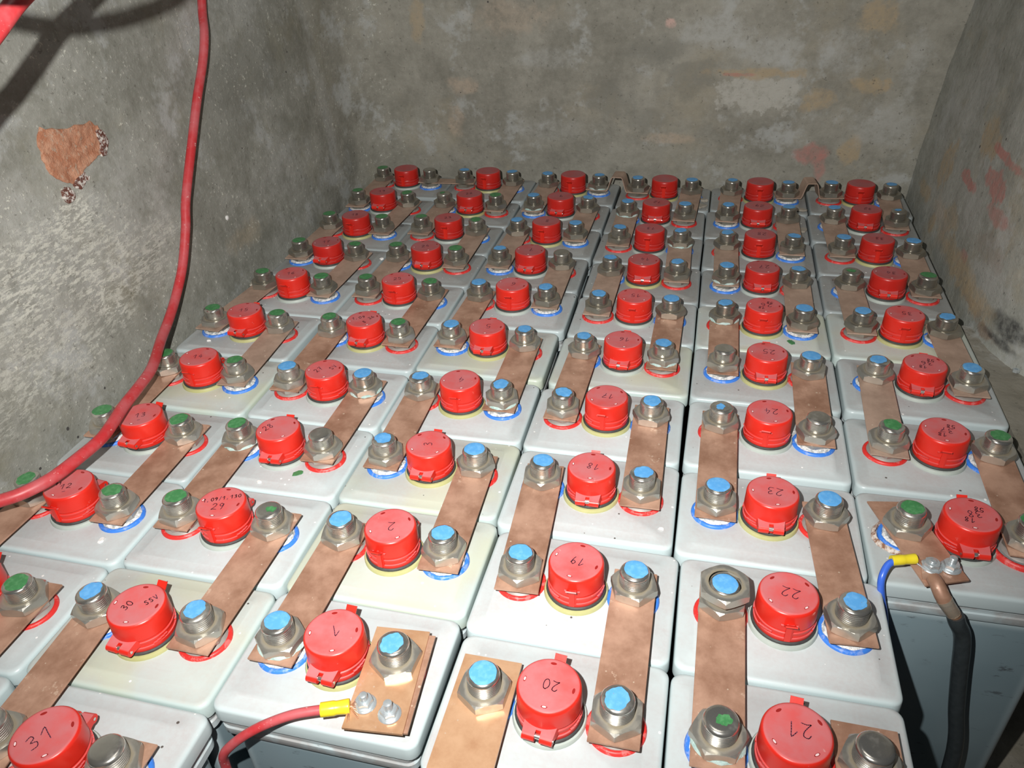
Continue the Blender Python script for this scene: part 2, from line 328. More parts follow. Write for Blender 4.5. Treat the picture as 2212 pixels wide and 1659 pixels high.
M['wall_left'] = wall_mat('plaster_left', 1, [
    (-0.30, 0.30, 0.12, 0.05, DARK, 0.45, 0.4), (-0.40, 0.25, 0.10, 0.05, DARK, 0.35, 0.5), (-0.30, 0.41, 0.09, 0.04, LITE, 0.45, 0.4),
    (-0.05, 0.20, 0.02, 0.15, LITE, 0.5, 0.6), (-0.80, 0.20, 0.20, 0.08, LITE, 0.45, 0.6), (-0.25, 0.12, 0.10, 0.04, LITE, 0.4, 0.5), (-0.87, 0.39, 0.03, 0.02, (0.36, 0.25, 0.15), 0.8, 0.3),
    (-0.44, 0.055, 0.05, 0.02, TAN, 0.4, 0.5), (0.01, 0.06, 0.03, 0.05, DARK, 0.5, 0.5)],
    (0.20, 0.20, 0.165), (0.39, 0.39, 0.35), 0.8, 0.56, (0.28, 0.26, 0.18), 0.0035, ((0.205, 0.198, 0.163), (0.365, 0.352, 0.30)), [(-0.86, 0.19, 0.12, 0.05, 0.75), (-0.92, 0.10, 0.16, 0.06, 0.5), (-0.72, 0.13, 0.10, 0.05, 0.5), (-0.80, 0.235, 0.04, 0.02, 0.9)])
M['wall_right'] = wall_mat('plaster_right', 1, [
    (-0.246, 0.205, 0.045, 0.026, TAN, 0.8, 0.25), (-0.075, 0.110, 0.035, 0.035, TAN, 0.8, 0.25), (0.00, 0.035, 0.055, 0.014, TAN, 0.7, 0.3), (-0.112, 0.012, 0.020, 0.020, TAN, 0.8, 0.3),
    (-0.35, 0.205, 0.06, 0.007, RED, 0.9, 0.3), (-0.345, 0.165, 0.05, 0.022, RED, 0.8, 0.2), (-0.215, 0.128, 0.055, 0.009, RED, 0.85, 0.25), (-0.40, 0.135, 0.05, 0.012, RED, 0.6, 0.3),
    (-0.425, 0.010, 0.050, 0.008, BROWN, 0.8, 0.3), (-0.34, 0.022, 0.10, 0.022, TAN, 0.65, 0.3), (-0.33, 0.045, 0.02, 0.008, RED, 0.5, 0.3), (-0.50, 0.000, 0.035, 0.010, BROWN, 0.85, 0.3),
    (-0.45, 0.055, 0.07, 0.03, LITE, 0.55, 0.25), (-0.545, 0.030, 0.04, 0.014, (0.035, 0.035, 0.035), 0.9, 0.5), (-0.53, 0.005, 0.04, 0.006, (0.035, 0.035, 0.035), 0.8, 0.5),
    (-0.30, 0.02, 0.12, 0.02, TAN, 0.5, 0.5), (-0.15, 0.04, 0.06, 0.02, PINK, 0.4, 0.5), (-0.45, 0.02, 0.06, 0.02, TAN, 0.6, 0.4), (-0.38, 0.30, 0.05, 0.03, TAN, 0.5, 0.4), (-0.20, 0.06, 0.04, 0.02, TAN, 0.6, 0.3), (-0.30, 0.10, 0.05, 0.03, LITE, 0.5, 0.3), (-0.42, 0.09, 0.05, 0.02, BROWN, 0.35, 0.4), (-0.10, 0.26, 0.06, 0.06, LITE, 0.55, 0.5), (-0.02, 0.17, 0.02, 0.10, LITE, 0.45, 0.5)],
    (0.235, 0.24, 0.205), (0.43, 0.44, 0.40), 0.3, 0.60, (0.42, 0.36, 0.24))
M['ledge'] = wall_mat('concrete_ledge', 1, [(-0.62, 0, 0.1, 1, (0.2, 0.18, 0.14), 0.4, 0.5)], (0.19, 0.175, 0.14), (0.32, 0.30, 0.25), 0.2, 0.62, (0.2, 0.18, 0.13))
M['floor'] = wall_mat('floor_boards', 1, [], (0.26, 0.24, 0.19), (0.44, 0.40, 0.33), 0.25, 0.6)
t = NT('brick_exposed'); co = t.coord()
col = t.mix(t.ramp(t.noise(co, 70, 5, 0.7), 0.35, 0.65), (0.42, 0.17, 0.09), (0.56, 0.30, 0.19))
col = t.mix(t.ramp(t.noise(co, 120, 4, 0.7), 0.55, 0.65, 0, 0.6), col, (0.50, 0.42, 0.32))
M['brick'] = t.out(col, 0.95, 0.0); t.bump(t.noise(co, 160, 5, 0.7), 0.9, 0.003)
t = NT('brick_dark_edge'); co = t.coord()
M['brick_d'] = t.out(t.mix(t.ramp(t.noise(co, 190, 3, 0.7), 0.45, 0.6), (0.13, 0.045, 0.03), (0.62, 0.58, 0.53)), 0.9, 0.0)
# ------------------------------------------------------------------ mesh helpers
class MB:
    def __init__(s): s.v = []; s.f = []; s.mi = []; s.sm = []
    def add(s, v, f, mi=0, smooth=True, M4=None):
        o = len(s.v)
        s.v += [tuple(M4 @ Vector(p)) if M4 else tuple(p) for p in v]
        s.f += [tuple(i + o for i in q) for q in f]; s.mi += [mi] * len(f); s.sm += [smooth] * len(f)
        return s
    def lathe(s, prof, seg=32, cx=0, cy=0, mi=0, close_top=True, close_bot=False, smooth=True):
        v = []; f = []
        for r, z in prof:
            for i in range(seg):
                a = 2 * pi * i / seg; v.append((cx + r * cos(a), cy + r * sin(a), z))
        for j in range(len(prof) - 1):
            for i in range(seg):
                k = (i + 1) % seg
                f.append((j * seg + i, j * seg + k, (j + 1) * seg + k, (j + 1) * seg + i))
        if close_top: f.append(tuple((len(prof) - 1) * seg + i for i in range(seg)))
        if close_bot: f.append(tuple(reversed(range(seg))))
        return s.add(v, f, mi, smooth)
    def hexnut(s, af, z0, z1, rc, rb, rot=0.0):
        "hexagon across flats AF with chamfered corners, bore RB"
        seg = 36; v = []; f = []
        tb = (z1 - z0)
        for lv in range(5):
            for i in range(seg):
                a = 2 * pi * i / seg; m = (math.degrees(a) % 60) - 30
                rh = af / 2 / cos(radians(m))
                drop = max(0.0, rh - rc) * 0.9
                if lv == 0: r, z = min(rh, rc), z0
                elif lv == 1: r, z = rh, z0 + drop * 0.6
                elif lv == 2: r, z = rh, z1 - drop
                elif lv == 3: r, z = min(rh, rc), z1
                else: r, z = rb, z1
                v.append((r * cos(a + rot), r * sin(a + rot), z))
        for j in range(4):
            for i in range(seg):
                k = (i + 1) % seg
                f.append((j * seg + i, j * seg + k, (j + 1) * seg + k, (j + 1) * seg + i))
        f.append(tuple(reversed(range(seg))))
        return s.add(v, f, 0, False)
    def box(s, x0, x1, y0, y1, z0, z1, mi=0, M4=None):
        v = [(x, y, z) for z in (z0, z1) for y in (y0, y1) for x in (x0, x1)]
        f = [(0, 2, 3, 1), (4, 5, 7, 6), (0, 1, 5, 4), (2, 6, 7, 3), (0, 4, 6, 2), (1, 3, 7, 5)]
        return s.add(v, f, mi, False, M4)
    def rbox(s, levels, corner=6, mi=0, top=True, bottom=True, smooth=True):
        "stack of rounded rectangles: (half x, half y, corner radius, z)"
        v = []; f = []; n = 4 * (corner + 1)
        for hx, hy, r, z in levels:
            for q, (sx, sy) in enumerate(((1, 1), (-1, 1), (-1, -1), (1, -1))):
                for i in range(corner + 1):
                    a = pi / 2 * q + pi / 2 * i / corner
                    v.append((sx * (hx - r) + r * cos(a), sy * (hy - r) + r * sin(a), z))
        for j in range(len(levels) - 1):
            for i in range(n):
                k = (i + 1) % n
                f.append((j * n + i, j * n + k, (j + 1) * n + k, (j + 1) * n + i))
        if top: f.append(tuple((len(levels) - 1) * n + i for i in range(n)))
        if bottom: f.append(tuple(reversed(range(n))))
        return s.add(v, f, mi, smooth)
    def tube(s, pts, rad, seg=12, mi=0, caps=True, sub=6):
        P = [Vector(p) for p in pts]; R = rad if isinstance(rad, (list, tuple)) else [rad] * len(P)
        Q = []; RR = []
        for i in range(len(P) - 1):
            p0 = P[max(i - 1, 0)]; p1 = P[i]; p2 = P[i + 1]; p3 = P[min(i + 2, len(P) - 1)]
            for k in range(sub):
                t = k / sub
                Q.append(0.5 * ((2 * p1) + (p2 - p0) * t + (2 * p0 - 5 * p1 + 4 * p2 - p3) * t * t + (3 * p1 - p0 - 3 * p2 + p3) * t ** 3))
                RR.append(R[i] * (1 - t) + R[i + 1] * t)
        Q.append(P[-1]); RR.append(R[-1])
        v = []; f = []; up = None
        for i, q in enumerate(Q):
            d = (Q[min(i + 1, len(Q) - 1)] - Q[max(i - 1, 0)]).normalized()
            if up is None: up = d.orthogonal().normalized()
            up = (up - d * up.dot(d)).normalized(); w = d.cross(up)
            for k in range(seg):
                a = 2 * pi * k / seg
                v.append(tuple(q + (up * cos(a) + w * sin(a)) * RR[i]))
        for i in range(len(Q) - 1):
            for k in range(seg):
                l = (k + 1) % seg
                f.append((i * seg + k, i * seg + l, (i + 1) * seg + l, (i + 1) * seg + k))
        if caps: f.append(tuple(reversed(range(seg)))); f.append(tuple((len(Q) - 1) * seg + k for k in range(seg)))
        return s.add(v, f, mi, True)
    def mesh(s, name, *mats, edge=38):
        m = bpy.data.meshes.new(name); m.from_pydata(s.v, [], s.f)
        for k in mats: m.materials.append(M[k] if isinstance(k, str) else k)
        m.polygons.foreach_set('material_index', s.mi); m.polygons.foreach_set('use_smooth', s.sm)
        m.update()
        if any(s.sm): 
            try: m.set_sharp_from_angle(angle=radians(edge))
            except Exception: pass
        return m

def link(name, mesh, parent=None, loc=(0, 0, 0), rz=0.0, label=None):
    o = bpy.data.objects.new(name, mesh); C.objects.link(o)
    o.location = loc; o.rotation_euler = (0, 0, rz)
    if parent: o.parent = parent
    if label: o['label'] = label
    return o
def thing(name, label, cat, loc=(0, 0, 0), rz=0.0, group=None, mesh=None):
    o = bpy.data.objects.new(name, mesh); C.objects.link(o)
    o.location = loc; o.rotation_euler = (0, 0, rz)
    o['label'] = label; o['category'] = cat
    if group: o['group'] = group
    return o
def structure(name, mesh, loc=(0, 0, 0), label=None):
    o = bpy.data.objects.new(name, mesh); C.objects.link(o); o.location = loc; o['kind'] = 'structure'
    if label: o['label'] = label
    return o

# ------------------------------------------------------------------ room
def fbm(p, sc, seed, octv=4):
    return noise.fractal(Vector((p[0] * sc + seed, p[1] * sc - seed, p[2] * sc + 2 * seed)), 1.0, 2.0, octv)
def catmull(path, n):
    P = [Vector((*p, 0)) for p in path]; out = []
    for i in range(len(P) - 1):
        p0 = P[max(i - 1, 0)]; p1 = P[i]; p2 = P[i + 1]; p3 = P[min(i + 2, len(P) - 1)]
        k = max(2, int((p2 - p1).length / n))
        for j in range(k):
            t = j / k
            out.append(0.5 * ((2 * p1) + (p2 - p0) * t + (2 * p0 - 5 * p1 + 4 * p2 - p3) * t * t + (3 * p1 - p0 - 3 * p2 + p3) * t ** 3))
    out.append(P[-1]); return out
def wall(name, path, z0, z1, lean, mat, label, amp=0.004, step=0.012, seed=1.0, smooth_path=False):
    "sheet along PATH (room on its right-hand side), uneven like hand-laid plaster, closed at the back to a 12 cm thick slab"
    if smooth_path: pts = catmull(path, step)
    else:
        pts = []
        for a, b in zip(path, path[1:]):
            a = Vector((*a, 0)); b = Vector((*b, 0)); k = max(1, int((b - a).length / step))
            pts += [a.lerp(b, j / k) for j in range(k)]
        pts.append(Vector((*path[-1], 0)))
    nz = int((z1 - z0) / step); v = []; f = []
    nrm = []
    for i in range(len(pts)):
        d = (pts[min(i + 1, len(pts) - 1)] - pts[max(i - 1, 0)]).normalized(); nrm.append(Vector((d.y, -d.x, 0)))
    for i, p in enumerate(pts):
        for j in range(nz + 1):
            z = z0 + (z1 - z0) * j / nz
            lx, ly = lean(p, z)
            q = Vector((p.x + lx, p.y + ly, z))
            h = fbm(q, 3.0, seed, 3) * amp + fbm(q, 16.0, seed + 3, 4) * amp * 0.35
            q += nrm[i] * h
            v.append(tuple(q))
    m = nz + 1; n = len(pts)
    for i in range(n - 1):
        for j in range(nz): f.append((i * m + j, (i + 1) * m + j, (i + 1) * m + j + 1, i * m + j + 1))
    b = MB(); b.add(v, f, 0, True)
    # back of the slab
    o = len(b.v); bv = []
    for i in (range(0, n, 6) if (n - 1) % 6 == 0 else list(range(0, n - 1, 6)) + [n - 1]):
        for z in (z0, z1):
            lx, ly = lean(pts[i], z); q = pts[i] - nrm[i] * 0.12; bv.append((q.x + lx, q.y + ly, z))
    bf = [(2 * i, 2 * i + 1, 2 * i + 3, 2 * i + 2) for i in range(len(bv) // 2 - 1)]
    b.add(bv, bf, 0, False)
    e = len(bv) // 2 - 1
    b.f += [(0, nz, o + 1, o), ((n - 1) * m, o + 2 * e, o + 2 * e + 1, (n - 1) * m + nz)]; b.mi += [0, 0]; b.sm += [False, False]
    return structure(name, b.mesh(name, mat, edge=180), label=label)
ll = lambda p, z: (-(0.080 - 0.03 * max(0.0, min(1.0, (p.y + 0.5) / 0.5))) * z, 0.0)
wall('wall_left', [(-0.150, -2.6), (-0.142, -1.6), (-0.133, -1.0), (-0.130, -0.6), (-0.136, -0.3), (-0.140, -0.14), (-0.140, -0.04), (-0.128, 0.04), (-0.100, 0.092), (-0.055, 0.118), (0.02, 0.131)], -JH, 1.15, ll, 'wall_left',
     'grey cement-plastered wall with pale flecks and one bare brick spot', 0.006, 0.012, 1.3, True)
def lb(p, z):
    w = max(0.0, min(1.0, (0.02 - p.x) / 0.15)); return (0 * w + (0.078 * z if p.x > 1.0 else 0), 0.03 * z * 0)
wall('wall_back', [(-0.22, 0.121), (-0.02, 0.121), (0.3, 0.120), (0.7, 0.120), (1.0, 0.120), (1.16, 0.120)], -JH, 1.15, lb, 'wall_back',
     'mottled grey-brown plaster wall behind the cells', 0.004, 0.012, 5.1, True)
lr = lambda p, z: (0.085 * z, 0.0)
wall('wall_right', [(1.066, 0.22), (1.072, 0.10), (1.070, -0.10), (1.066, -0.30), (1.066, -0.44), (1.076, -0.53), (1.115, -0.61), (1.20, -0.70), (1.50, -0.92)], -JH, 1.15, lr, 'wall_right',
     'grey plaster wall patched with tan mortar and red brick', 0.005, 0.012, 9.7, True)
# right corner: fillet already covered by the two sheets crossing

b = MB(); nx, ny = 50, 60
v = []; f = []
for i in range(nx + 1):
    for j in range(ny + 1):
        x = 1.053 + 0.5 * i / nx; y = -0.885 + 0.425 * j / ny
        z = -0.014 + 0.003 * fbm((x, y, 0), 9, 3.3) + 0.0015 * fbm((x, y, 0), 40, 6.3)
        v.append((x, y, z))
f = [(i * (ny + 1) + j, (i + 1) * (ny + 1) + j, (i + 1) * (ny + 1) + j + 1, i * (ny + 1) + j + 1) for i in range(nx) for j in range(ny)]
b.add(v, f, 0, True)
o = len(b.v); b.add([(1.053, -0.885, -0.16), (1.553, -0.885, -0.16), (1.553, -0.46, -0.16), (1.053, -0.46, -0.16)], [(0, 3, 2, 1)], 0, False)
m = ny + 1
left = [j for j in range(ny + 1)]; right = [nx * m + j for j in range(ny + 1)]
front = [i * m for i in range(nx + 1)]; back = [i * m + ny for i in range(nx + 1)]
for poly in (tuple(reversed(left)) + (o, o + 3), tuple(right) + (o + 2, o + 1), tuple(front) + (o + 1, o), tuple(reversed(back)) + (o + 3, o + 2)):
    b.f.append(poly); b.mi.append(0); b.sm.append(False)
structure('trim_1', b.mesh('trim_1', 'ledge', edge=40), label='rough concrete ledge beside the right-hand column of cells')

b = MB(); b.box(-0.35, 2.1, -2.6, 0.3, -JH - 0.10, -JH - 0.022)
fl = structure('floor', b.mesh('floor', 'floor'))
pl = MB(); pl.rbox([(0.0745, 1.44, 0.004, -0.022), (0.0745, 1.44, 0.004, -0.0025), (0.072, 1.438, 0.003, 0.0)], 2, smooth=False)
plm = pl.mesh('plank', 'floor')
for i in range(16):
    link('plank', plm, fl, (-0.26 + i * 0.152, -1.15, -JH), rng.uniform(-0.001, 0.001))

# bare brick where the plaster has fallen off the left wall
def wl_x(y, z):
    base = -0.131 if y < -0.6 else -0.135
    q = Vector((base - 0.080 * z, y, z))
    return q.x + fbm(q, 3.0, 1.3, 3) * 0.006 + fbm(q, 16.0, 4.3, 4) * 0.0021
pp = [(-0.79, 0.341), (-0.757, 0.331), (-0.73, 0.329), (-0.705, 0.327), (-0.695, 0.318), (-0.692, 0.303), (-0.697, 0.289), (-0.712, 0.284), (-0.732, 0.280),
      (-0.748, 0.275), (-0.759, 0.268), (-0.776, 0.265), (-0.790, 0.272), (-0.803, 0.286), (-0.806, 0.306), (-0.801, 0.328)]
def ragged_patch(name, outline, mat, parent, rough, sub=4, off=0.0015, sd=2):
    r2 = random.Random(sd); O = []
    for i in range(len(outline)):
        a = outline[i]; c = outline[(i + 1) % len(outline)]
        for k in range(sub):
            t = k / sub; O.append((a[0] * (1 - t) + c[0] * t + r2.uniform(-rough, rough), a[1] * (1 - t) + c[1] * t + r2.uniform(-rough, rough)))
    cy = sum(p[0] for p in O) / len(O); cz = sum(p[1] for p in O) / len(O); v = []; f = []; n = len(O)
    rings = [(1.0, -0.004), (1.0, off)] + [(k / 10, off + 0.0012) for k in (9.5, 9, 8, 7, 6, 5, 4, 3, 2, 1)]
    for s_, dz in rings:
        for p in O:
            y = cy + (p[0] - cy) * s_; z = cz + (p[1] - cz) * s_
            v.append((wl_x(y, z) + dz + (0.0016 * fbm((y, z, 0), 90, 3.1, 3) if s_ < 1 else 0), y, z))
    v.append((wl_x(cy, cz) + off, cy, cz))
    for j in range(len(rings) - 1):
        for i in range(n): k = (i + 1) % n; f.append((j * n + i, (j + 1) * n + i, (j + 1) * n + k, j * n + k))
    for i in range(n): f.append(((len(rings) - 1) * n + i, len(v) - 1, (len(rings) - 1) * n + (i + 1) % n))
    mb = MB().add(v, f, 0, True)
    return link(name, mb.mesh(name, mat), parent)
wl = bpy.data.objects['wall_left']
bp = ragged_patch('exposed_brick', pp, 'brick', wl, 0.0014); bp['label'] = 'bare orange-red brick where plaster has fallen off'
ragged_patch('brick_chip', [(-0.705, 0.313), (-0.690, 0.312), (-0.688, 0.296), (-0.700, 0.281), (-0.712, 0.283), (-0.706, 0.298)], 'brick_d', wl, 0.002, 3, 0.003, 5)
ragged_patch('brick_chip', [(-0.776, 0.262), (-0.768, 0.271), (-0.750, 0.272), (-0.745, 0.264), (-0.758, 0.258), (-0.770, 0.255)], 'brick_d', wl, 0.0015, 3, 0.003, 8)
ragged_patch('brick_chip', [(-0.800, 0.264), (-0.790, 0.266), (-0.783, 0.259), (-0.785, 0.249), (-0.797, 0.247), (-0.803, 0.254)], 'brick_d', wl, 0.0015, 3, 0.003, 11)
# ------------------------------------------------------------------ the battery cells
# jar: body under a projecting rim; lid: shallow tray with rounded edge, a groove between lid and rim
b = MB()
b.rbox([(0.0815, 0.0575, 0.008, -JH + 0.0), (0.0835, 0.0595, 0.010, -JH + 0.004), (0.0835, 0.0595, 0.010, -0.042), (0.0900, 0.0640, 0.010, -0.038), (0.0918, 0.0652, 0.010, -0.036),
        (0.0918, 0.0652, 0.010, -0.0285), (0.0905, 0.0640, 0.010, -0.0270), (0.0905, 0.0640, 0.010, -0.0240), (0.0918, 0.0652, 0.010, -0.0225), (0.0918, 0.0652, 0.010, -0.0200), (0.0895, 0.0632, 0.010, -0.0185)], 6)
JAR = b.mesh('jar', 'jar')
b = MB(); lv = [(0.0895, 0.0628, 0.0095, -0.0190), (0.0922, 0.0655, 0.010, -0.0180), (0.0925, 0.0658, 0.010, -0.0165)]
lv.append((0.0921, 0.0654, 0.010, -0.0045))
for k in range(1, 6):
    a = pi / 2 * k / 5; lv.append((0.0921 - 0.0042 * (1 - cos(a)), 0.0654 - 0.0042 * (1 - cos(a)), 0.010, -0.0045 + 0.0045 * sin(a)))
lv.append((0.0775, 0.0510, 0.006, 0.0)); lv.append((0.0770, 0.0505, 0.006, 0.0003)); 
b.rbox(lv, 6)
LID = b.mesh('lid', 'lid', edge=60); LIDY = b.mesh('lid', 'lid_y', edge=60); LIDD = b.mesh('lid', 'lid_d', edge=60)

def ring(r):
    b = MB(); b.lathe([(0.0200, 0.0002), (0.0200, 0.0018), (0.0207, 0.0030), (0.0222, 0.0035), (0.0238, 0.0030), (0.0247, 0.0016), (0.0249, 0.0)], 40, close_top=False)
    return b.mesh('terminal_ring', r, edge=80)
RING = {'red': ring('ring_red'), 'blue': ring('ring_blue')}
def collar(mat, lumpy):
    b = MB(); seg = 40; rr = random.Random(4); v = []; f = []
    prof = [(0.0212, 0.0028), (0.0198, 0.0045), (0.0165, 0.0060), (0.0135, 0.0064)]
    for r, z in prof:
        for i in range(seg):
            a = 2 * pi * i / seg; k = 1 + (rr.uniform(-0.06, 0.08) if lumpy and r > 0.019 else 0)
            v.append((r * k * cos(a), r * k * sin(a), z))
    for j in range(3):
        for i in range(seg): k = (i + 1) % seg; f.append((j * seg + i, j * seg + k, (j + 1) * seg + k, (j + 1) * seg + i))
    f.append(tuple(3 * seg + i for i in range(seg)))
    b.add(v, f, 0, True); return b.mesh('seal_collar', mat, edge=80)
COLLAR = {'red': collar('collar', False), 'blue': collar('grease', True)}
b = MB().hexnut(0.0350, 0.0062, 0.0128, 0.0188, 0.0130); LOCKNUT = b.mesh('lock_nut', 'nut')
b = MB().hexnut(0.0398, 0.0150, 0.0244, 0.0206, 0.0138); NUT = b.mesh('hex_nut', 'nut')
def post_profile():
    p = [(0.0125, 0.006), (0.0125, 0.012), (0.0139, 0.0125)]; z = 0.0228
    p.append((0.0139, z)); 
    while z < 0.0352:
        p += [(0.0141, z + 0.0004), (0.0141, z + 0.0009), (0.0129, z + 0.0015), (0.0129, z + 0.0017)]; z += 0.00205
    p += [(0.0140, z + 0.0004), (0.0140, 0.0376)]
    return p
def top_z(r):
    if r < 0.0096: return 0.0410
    k = min(1.0, (r - 0.0096) / 0.0044); return 0.0410 - 0.0034 * (1 - sqrt(max(0, 1 - k * k)))
b = MB(); p = post_profile()
for r in (0.0138, 0.0132, 0.0122, 0.0110, 0.0096, 0.004): p.append((r, top_z(r)))
b.lathe(p, 28); POST = b.mesh('terminal_post', 'post', edge=50)
def paint_mesh(mat, full, seed):
    rr = random.Random(seed); seg = 28; v = [(full[2], full[3], 0.04125)]; f = []
    k1, k2, k3 = rr.uniform(0, 6.3), rr.uniform(0, 6.3), rr.uniform(0, 6.3)
    rad = []
    for i in range(seg):
        a = 2 * pi * i / seg
        rad.append(full[0] * (1 + full[1] * (0.5 * sin(2 * a + k1) + 0.3 * sin(5 * a + k2) + 0.25 * sin(9 * a + k3))))
    for s_ in (0.5, 0.85, 1.0):
        for i in range(seg):
            a = 2 * pi * i / seg; x = full[2] + rad[i] * s_ * cos(a); y = full[3] + rad[i] * s_ * sin(a)
            r = sqrt(x * x + y * y)
            if r > 0.0133: x *= 0.0133 / r; y *= 0.0133 / r; r = 0.0133
            v.append((x, y, top_z(r) + 0.00025))
    for i in range(seg): f.append((0, 1 + i, 1 + (i + 1) % seg))
    for j in range(2):
        for i in range(seg): k = (i + 1) % seg; f.append((1 + j * seg + i, 1 + (j + 1) * seg + i, 1 + (j + 1) * seg + k, 1 + j * seg + k))
    return MB().add(v, f, 0, True).mesh('paint_mark', mat, edge=80)
PAINT = {}
for c, mt in (('b', 'blue'), ('g', 'green')):
    PAINT[c] = [paint_mesh(mt, q, s) for s, q in enumerate([(0.0116, 0.05, 0, 0), (0.0108, 0.10, 0.0006, 0.0004), (0.0111, 0.08, -0.0010, 0.0008), (0.0100, 0.14, 0.0012, 0)])]
    PAINT[c.upper()] = [paint_mesh(mt, q, s + 20) for s, q in enumerate([(0.0055, 0.30, 0.0018, 0.0010), (0.0062, 0.25, -0.001, -0.002), (0.0048, 0.4, 0.002, 0.003)])]
b = MB(); rr = random.Random(3); v = []; f = []; seg = 36
for r, z in ((0.0215, 0.0148), (0.0205, 0.0172), (0.0187, 0.0180), (0.0175, 0.0150)):
    for i in range(seg):
        a = 2 * pi * i / seg; v.append((r * cos(a) * (1 + rr.uniform(-.03, .05)), r * sin(a) * (1 + rr.uniform(-.03, .05)), z + rr.uniform(-.0004, .0004)))
for j in range(3):
    for i in range(seg): k = (i + 1) % seg; f.append((j * seg + i, j * seg + k, (j + 1) * seg + k, (j + 1) * seg + i))
CRUST = MB().add(v, f, 0, True).mesh('corrosion_crust', 'verdigris', edge=80)

# vent cap
def base(mt):
    b = MB(); b.lathe([(0.0312, 0.0), (0.0312, 0.0020), (0.0302, 0.0040), (0.0280, 0.0046), (0.02, 0.0046)], 44, close_top=True); return b.mesh('cap_base', mt, edge=40)
BASE = {'g': base('base_g'), 'y': base('base_y')}
b = MB(); b.lathe([(0.0270, 0.0044), (0.0287, 0.0048), (0.0290, 0.0060), (0.0284, 0.0073), (0.0260, 0.0076)], 44, close_top=True); GASKET = b.mesh('gasket', 'gasket', edge=60)
b = MB()
b.lathe([(0.0268, 0.0070), (0.0272, 0.0078), (0.0272, 0.0115), (0.0262, 0.0120), (0.0258, 0.0150), (0.0266, 0.0155), (0.0268, 0.0178), (0.0258, 0.0184), (0.0254, 0.0200), (0.0262, 0.0204), (0.0268, 0.0212),
         (0.0266, 0.0290), (0.0264, 0.0375), (0.0260, 0.0392), (0.0250, 0.0404), (0.0238, 0.0410), (0.0225, 0.0410), (0.0150, 0.0407)], 56)
for a0 in (35, 150, 215, 330):      # bayonet ribs on the lower body
    for k in range(4):
        a = radians(a0 + k * 7.5); z = 0.0118 + k * 0.0006
        b.box(-0.0018, 0.0018, -0.0008, 0.0014, z, z + 0.0016, M4=__import__('mathutils').Matrix.Translation((0.0262 * cos(a), 0.0262 * sin(a), 0)) @ __import__('mathutils').Matrix.Rotation(a - pi / 2, 4, 'Z'))
CAP = b.mesh('vent_cap', 'cap', edge=32)
b = MB()    # hinge: two knuckles and the leaf that runs up to the cap
def xcyl(b, x0, x1, y, z, r, seg=14):
    v = []
    for x in (x0, x1):
        for i in range(seg): a = 2 * pi * i / seg; v.append((x, y + r * cos(a), z + r * sin(a)))
    f = [(i, (i + 1) % seg, seg + (i + 1) % seg, seg + i) for i in range(seg)] + [tuple(reversed(range(seg))), tuple(range(seg, 2 * seg))]
    b.add(v, f, 0, True)
xcyl(b, -0.0125, -0.0022, -0.0315, 0.0165, 0.0042); xcyl(b, 0.0022, 0.0125, -0.0315, 0.0165, 0.0042)
b.add([(-0.0135, -0.0225, 0.0225), (0.0135, -0.0225, 0.0225), (0.0125, -0.0328, 0.0204), (-0.0125, -0.0328, 0.0204), (-0.0150, -0.0215, 0.0150), (0.0150, -0.0215, 0.0150), (0.0125, -0.0300, 0.0135), (-0.0125, -0.0300, 0.0135),
       (-0.0022, -0.0328, 0.0204), (0.0022, -0.0328, 0.0204), (0.0022, -0.0285, 0.0212), (-0.0022, -0.0285, 0.0212), (-0.0022, -0.0290, 0.0135), (0.0022, -0.0290, 0.0135)],
      [(0, 11, 10, 1), (0, 3, 8, 11), (1, 10, 9, 2), (0, 4, 7, 3), (1, 2, 6, 5), (4, 5, 6, 7), (3, 7, 12, 8), (9, 13, 6, 2), (11, 8, 12), (10, 13, 9), (10, 11, 12, 13)], 0, False)
HINGE = b.mesh('hinge', 'cap', edge=40)
b = MB(); xcyl(b, -0.0128, -0.0118 - 0.0012, -0.0315, 0.0165, 0.0014, 8); xcyl(b, -0.0024, 0.0024, -0.0315, 0.0175, 0.0022, 10); xcyl(b, 0.0124, 0.0130, -0.0315, 0.0165, 0.0014, 8); PIN = b.mesh('hinge_pin', 'pin')
b = MB()
b.add([(-.0050, .0256, .0262), (.0050, .0256, .0262), (.0050, .0352, .0352), (-.0050, .0352, .0352), (-.0050, .0256, .0282), (.0050, .0256, .0282), (.0050, .0342, .0362), (-.0050, .0342, .0362)], [(0, 1, 2, 3), (7, 6, 5, 4), (0, 4, 5, 1), (2, 6, 7, 3), (1, 5, 6, 2), (0, 3, 7, 4)], 0, False); b.box(-0.0026, 0.0026, 0.0255, 0.0285, 0.0095, 0.0292); b.box(-0.0040, -0.0026, 0.0255, 0.0270, 0.0095, 0.0292); b.box(-0.0072, 0.0072, 0.0250, 0.0275, 0.0270, 0.0286)
LATCH = b.mesh('latch', 'cap')
def slots(mt, sc, z, angs=(20, 115, 200, 295)):
    b = MB()
    for a in angs:
        a = radians(a); v = []; cx, cy = 0.0203 * cos(a), 0.0203 * sin(a); n = 12
        for i in range(n):
            t_ = 2 * pi * i / n; u = 0.0021 * cos(t_) * sc; w = 0.00095 * sin(t_) * sc
            v.append((cx - u * sin(a) + w * cos(a), cy + u * cos(a) + w * sin(a), z))
        v += [(x, y, z - 0.0006) for x, y, _ in v]
        f = [tuple(range(n))] + [(i, n + i, n + (i + 1) % n, (i + 1) % n) for i in range(n)]
        b.add(v, f, 0, False)
    return b
SLOT = slots('slot', 1.25, 0.04115).mesh('vent_slots', 'slot'); SLOTP = slots('slot', 0.85, 0.04125, (200, 295)).mesh('slot_glints', 'slot_glint')  # second set: pale ovals standing in for light in the front slots

